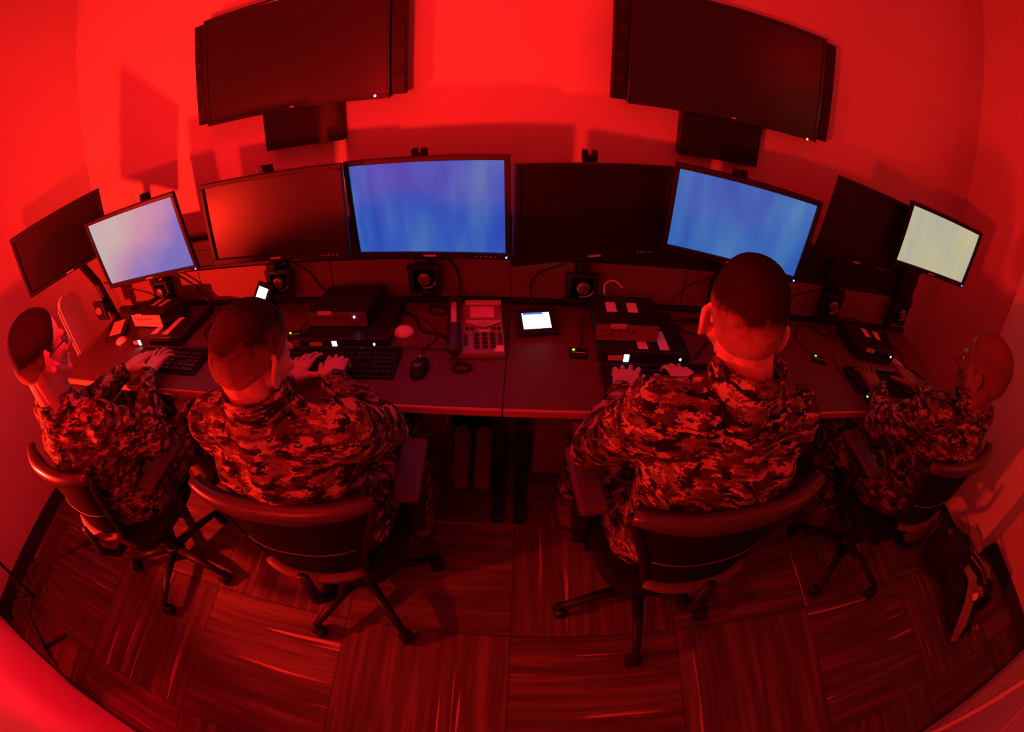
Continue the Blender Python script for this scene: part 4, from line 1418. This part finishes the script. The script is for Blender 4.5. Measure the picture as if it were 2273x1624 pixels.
        go = obj('glasses', gl, M['blackgloss'], body, smooth=True)
        go['label'] = 'thin dark spectacles'
    return body


SK = skin_mat('fair skin', (0.62, 0.42, 0.32))
SK2 = skin_mat('tanned skin', (0.56, 0.37, 0.27))
SKD = skin_mat('dark skin', (0.19, 0.11, 0.075))
DH = (0.010, 0.007, 0.006)

person('seated man with spectacles in camouflage at the left end, typing', dict(
    pelvis=(-1.43, 0.07, 0.56), chest=(-1.44, 0.01, 0.83), neck=(-1.41, -0.02, 1.005), head=(-1.375, 0.01, 1.195),
    sh_l=(-1.615, 0.04, 0.915), sh_r=(-1.245, 0.03, 0.905), el_l=(-1.65, 0.22, 0.78), el_r=(-1.165, 0.145, 0.76),
    wr_l=(-1.56, 0.435, 0.795), wr_r=(-1.395, 0.420, 0.800), aim_l=(0.26, 1, -0.05), aim_r=(-0.12, 1, 0.0),
    opt_l=dict(curl=0.45, spread=0.14), opt_r=dict(curl=0.30, spread=0.26, thumb=0.9),
    hip_l=(-1.52, 0.10, 0.51), hip_r=(-1.32, 0.10, 0.51), kn_l=(-1.55, 0.50, 0.54), kn_r=(-1.29, 0.49, 0.54),
    an_l=(-1.55, 0.55, 0.12), an_r=(-1.27, 0.52, 0.12)), SK, DH, 3, yaw=rad(-4), pitch=rad(-6), hs=1.07, glasses=True, fade=(-0.075, 0.02), build=1.05)
person('seated man with very short hair in camouflage, typing left of the phone', dict(
    pelvis=(-0.545, 0.13, 0.56), chest=(-0.545, 0.06, 0.85), neck=(-0.550, 0.050, 1.04), head=(-0.550, 0.100, 1.135),
    sh_l=(-0.725, 0.08, 0.940), sh_r=(-0.375, 0.08, 0.945), el_l=(-0.80, 0.25, 0.77), el_r=(-0.350, 0.265, 0.78),
    wr_l=(-0.715, 0.435, 0.795), wr_r=(-0.565, 0.440, 0.805), aim_l=(0.12, 1, 0.0), aim_r=(-0.14, 1, -0.02),
    opt_l=dict(curl=0.30, spread=0.1, thumb=1.2), opt_r=dict(curl=0.70, spread=0.08, thumb=0.3),
    hip_l=(-0.64, 0.17, 0.51), hip_r=(-0.44, 0.17, 0.51), kn_l=(-0.70, 0.56, 0.54), kn_r=(-0.40, 0.56, 0.54),
    an_l=(-0.72, 0.60, 0.12), an_r=(-0.37, 0.46, 0.12)), SK2, (0.014, 0.009, 0.007), 11, yaw=rad(-14), pitch=rad(-24), roll=rad(0), hs=0.97, fade=(-0.10, 0.07))  # hair fade widened to paint in side light on the lower head
person('tallest seated man in camouflage, seen from behind before the lighter blue screen', dict(
    pelvis=(0.47, 0.13, 0.57), chest=(0.460, 0.065, 0.90), neck=(0.450, 0.075, 1.125), head=(0.442, 0.150, 1.228),
    sh_l=(0.285, 0.09, 1.025), sh_r=(0.595, 0.08, 1.025), el_l=(0.195, 0.215, 0.79), el_r=(0.64, 0.27, 0.79),
    wr_l=(0.305, 0.440, 0.800), wr_r=(0.515, 0.450, 0.800), aim_l=(0.22, 1, -0.02), aim_r=(-0.18, 1, 0.0),
    opt_l=dict(curl=0.70, spread=0.20, thumb=0.2), opt_r=dict(curl=0.7, spread=0.05, thumb=0.5),
    hip_l=(0.36, 0.14, 0.51), hip_r=(0.57, 0.16, 0.51), kn_l=(0.255, 0.56, 0.53), kn_r=(0.74, 0.56, 0.53),
    an_l=(0.215, 0.54, 0.12), an_r=(0.80, 0.60, 0.12)), SK, DH, 23, yaw=rad(-14), pitch=rad(-8), roll=rad(2), hs=0.99, fade=(-0.085, 0.05), cowlick=True, build=1.0)
person('seated man with shaved head in camouflage by the right wall, typing', dict(
    pelvis=(1.50, 0.20, 0.56), chest=(1.48, 0.13, 0.85), neck=(1.465, 0.105, 1.020), head=(1.435, 0.115, 1.160),
    sh_l=(1.300, 0.16, 0.935), sh_r=(1.650, 0.14, 0.935), el_l=(1.245, 0.29, 0.77), el_r=(1.71, 0.30, 0.78),
    wr_l=(1.335, 0.455, 0.800), wr_r=(1.605, 0.470, 0.805), aim_l=(0.10, 1, 0.02), aim_r=(-0.05, 1, 0.03),
    opt_l=dict(curl=0.20, spread=0.20, thumb=1.0), opt_r=dict(curl=0.35, spread=0.1, thumb=0.8),
    hip_l=(1.40, 0.23, 0.51), hip_r=(1.60, 0.23, 0.51), kn_l=(1.26, 0.56, 0.54), kn_r=(1.66, 0.60, 0.54),
    an_l=(1.40, 0.42, 0.12), an_r=(1.70, 0.62, 0.12), toe_l=(1.42, 0.60, 0.04)), SKD, (0.12, 0.07, 0.048), 41, yaw=rad(14), pitch=rad(-4), roll=rad(-3), hs=1.02, bald=True, fade=(-0.05, 0.06))

# ------------------------------------------------------------------ bag on the floor at the right
bg = thing('backpack', 'black backpack with tan straps on the floor in the right corner', 'backpack', (2.28, -0.15, 0))
b = MB()
b.ell((2.22, 0.00, 0.10), (0.17, 0.14, 0.13), Rz(rad(-30)), 24, 14).ell((2.28, -0.20, 0.09), (0.17, 0.17, 0.10), Rz(rad(-20)), 24, 14).ell((2.18, -0.35, 0.06), (0.11, 0.13, 0.07), None, 20, 12).ell((2.44, -0.30, 0.06), (0.12, 0.10, 0.07), None, 20, 12)
bo = obj('body', b, M['bag'], bg)
remesh(bo, 0.010, 4)
tx = bpy.data.textures.new('bagfolds', 'CLOUDS')
tx.noise_scale = 0.06
dp = bo.modifiers.new('folds', 'DISPLACE')
dp.texture = tx
dp.strength = 0.05


def strip(name, pts, w_, th, m, parent):
    P = [V(p) for p in pts]
    vs, fs = [], []
    for i, p in enumerate(P):
        t = (P[min(i + 1, len(P) - 1)] - P[max(i - 1, 0)]).normalized()
        s = t.cross(V((0, 0, 1))).normalized()
        u = s.cross(t).normalized()
        ww = w_[i] if isinstance(w_, (list, tuple)) else w_
        vs += [p - s * ww / 2, p + s * ww / 2, p + s * ww / 2 + u * th, p - s * ww / 2 + u * th]
    for i in range(len(P) - 1):
        a = i * 4
        for k in range(4):
            l = (k + 1) % 4
            fs.append((a + k, a + l, a + 4 + l, a + 4 + k))
    fs += [(3, 2, 1, 0), (len(vs) - 4, len(vs) - 3, len(vs) - 2, len(vs) - 1)]
    return obj(name, MB().add(vs, fs), m, parent, smooth=False, bevel=0.002)


s1 = strip('shoulder_strap', [(2.17, -0.16, 0.205), (2.19, -0.24, 0.205), (2.15, -0.33, 0.165), (2.10, -0.42, 0.10), (2.08, -0.47, 0.03)], [0.05, 0.075, 0.07, 0.075, 0.04], 0.012, M['strap'], bg)
strip('shoulder_strap', [(2.32, 0.02, 0.24), (2.35, -0.05, 0.235), (2.36, -0.12, 0.21)], [0.08, 0.10, 0.05], 0.012, M['strap'], bg)
strip('strap_end', [(2.48, -0.16, 0.13), (2.50, -0.22, 0.13), (2.49, -0.27, 0.12)], [0.03, 0.05, 0.02], 0.010, M['strap'], bg)
strip('zip_flap', [(2.30, -0.10, 0.215), (2.36, -0.20, 0.20), (2.40, -0.28, 0.16)], 0.015, 0.006, M['strap'], bg)
strip('zip_flap', [(2.25, -0.12, 0.215), (2.31, -0.22, 0.205), (2.35, -0.30, 0.165)], 0.015, 0.006, M['strap'], bg)
obj('buckle', MB().box((2.215, -0.325, 0.205), (0.05, 0.055, 0.02), Rz(rad(-30))), M['strap'], bg, bevel=0.004)
tg = obj('round_tag', MB().cyl((2.165, -0.335, 0.200), (2.160, -0.338, 0.205), 0.020, n=20), M['white'], bg)
tg['label'] = 'small white round tag'
obj('clip', MB().tube([V((2.185, -0.285, 0.215)) + V((0.012 * math.cos(a), 0.022 * math.sin(a), 0)) for a in [2 * math.pi * k / 14 for k in range(14)]], 0.003, 6, closed=True), M['cap'], tg, smooth=True)
obj('ring', MB().tube([V((2.13, 0.06, 0.235)) + V((0.014 * math.cos(a), 0.018 * math.sin(a), 0)) for a in [2 * math.pi * k / 16 for k in range(16)]], 0.0035, 6, closed=True), M['cap'], bg, smooth=True)
for (x, y) in ((2.285, -0.475), (2.325, -0.485)):
    obj('toggle', MB().ell((x, y, 0.04), (0.014, 0.02, 0.012), None, 12, 8), M['strap'], bg, smooth=True)

# ------------------------------------------------------------------ tripod stand, near left corner, and the cord with plug
ts = thing('tripod_stand', 'thin black tripod stand legs on the carpet, near left corner', 'tripod', (-2.30, -0.55, 0))
hub = V((-2.30, -0.55, 0.30))
obj('pole', MB().cyl((-2.30, -0.55, 0.12), (-2.30, -0.55, 0.80), 0.010, n=12), M['metal'], ts)
for e in ((-2.14, -0.775, 0.012), (-2.66, -0.35, 0.012), (-2.64, -0.78, 0.012)):
    lg = obj('leg', MB().tube([hub, e], 0.0085, 10), M['metal'], ts, smooth=True)
    obj('foot', MB().ell((e[0], e[1], 0.012), (0.018, 0.018, 0.012), None, 12, 8), M['rail'], lg, smooth=True)
    q = V((-2.30, -0.55, 0.14))
    obj('brace', MB().tube([q, hub.lerp(V(e), 0.5)], 0.005, 8), M['metal'], lg, smooth=True)
obj('lamp_head', MB().cyl((-2.30, -0.55, 0.79), (-2.30, -0.55, 0.81), 0.03, n=16), M['metal'], ts)
sb = obj('floor_bracket', MB().tube([(-2.20, -0.765, 0.012), (-2.05, -0.61, 0.02)], 0.009, 8).tube([(-2.15, -0.77, 0.012), (-2.05, -0.80, 0.012)], 0.007, 8), M['metal'], smooth=True, loc=(-2.14, -0.72, 0))
tag(sb, 'short black rod lying across the tripod foot, near left corner', 'rod')
cd = thing('lamp_flex', 'thin black flex with inline plug on the floor by the left wall', 'flex', (-2.17, -0.04, 0))
o = cable('cord', '', [(-2.20, -0.06, 0.012), (-2.32, -0.16, 0.010), (-2.42, -0.30, 0.03), (-2.40, -0.42, 0.02), (-2.36, -0.47, 0.012)], 0.003, M['rail'])
del o['label'], o['category']
o.parent = cd
o.location = V((-2.20, -0.06, 0.012)) - V(cd.location)
obj('plug', MB().cap((-2.21, -0.065, 0.014), (-2.14, -0.01, 0.014), 0.013, 0.012), M['rail'], cd, smooth=True)
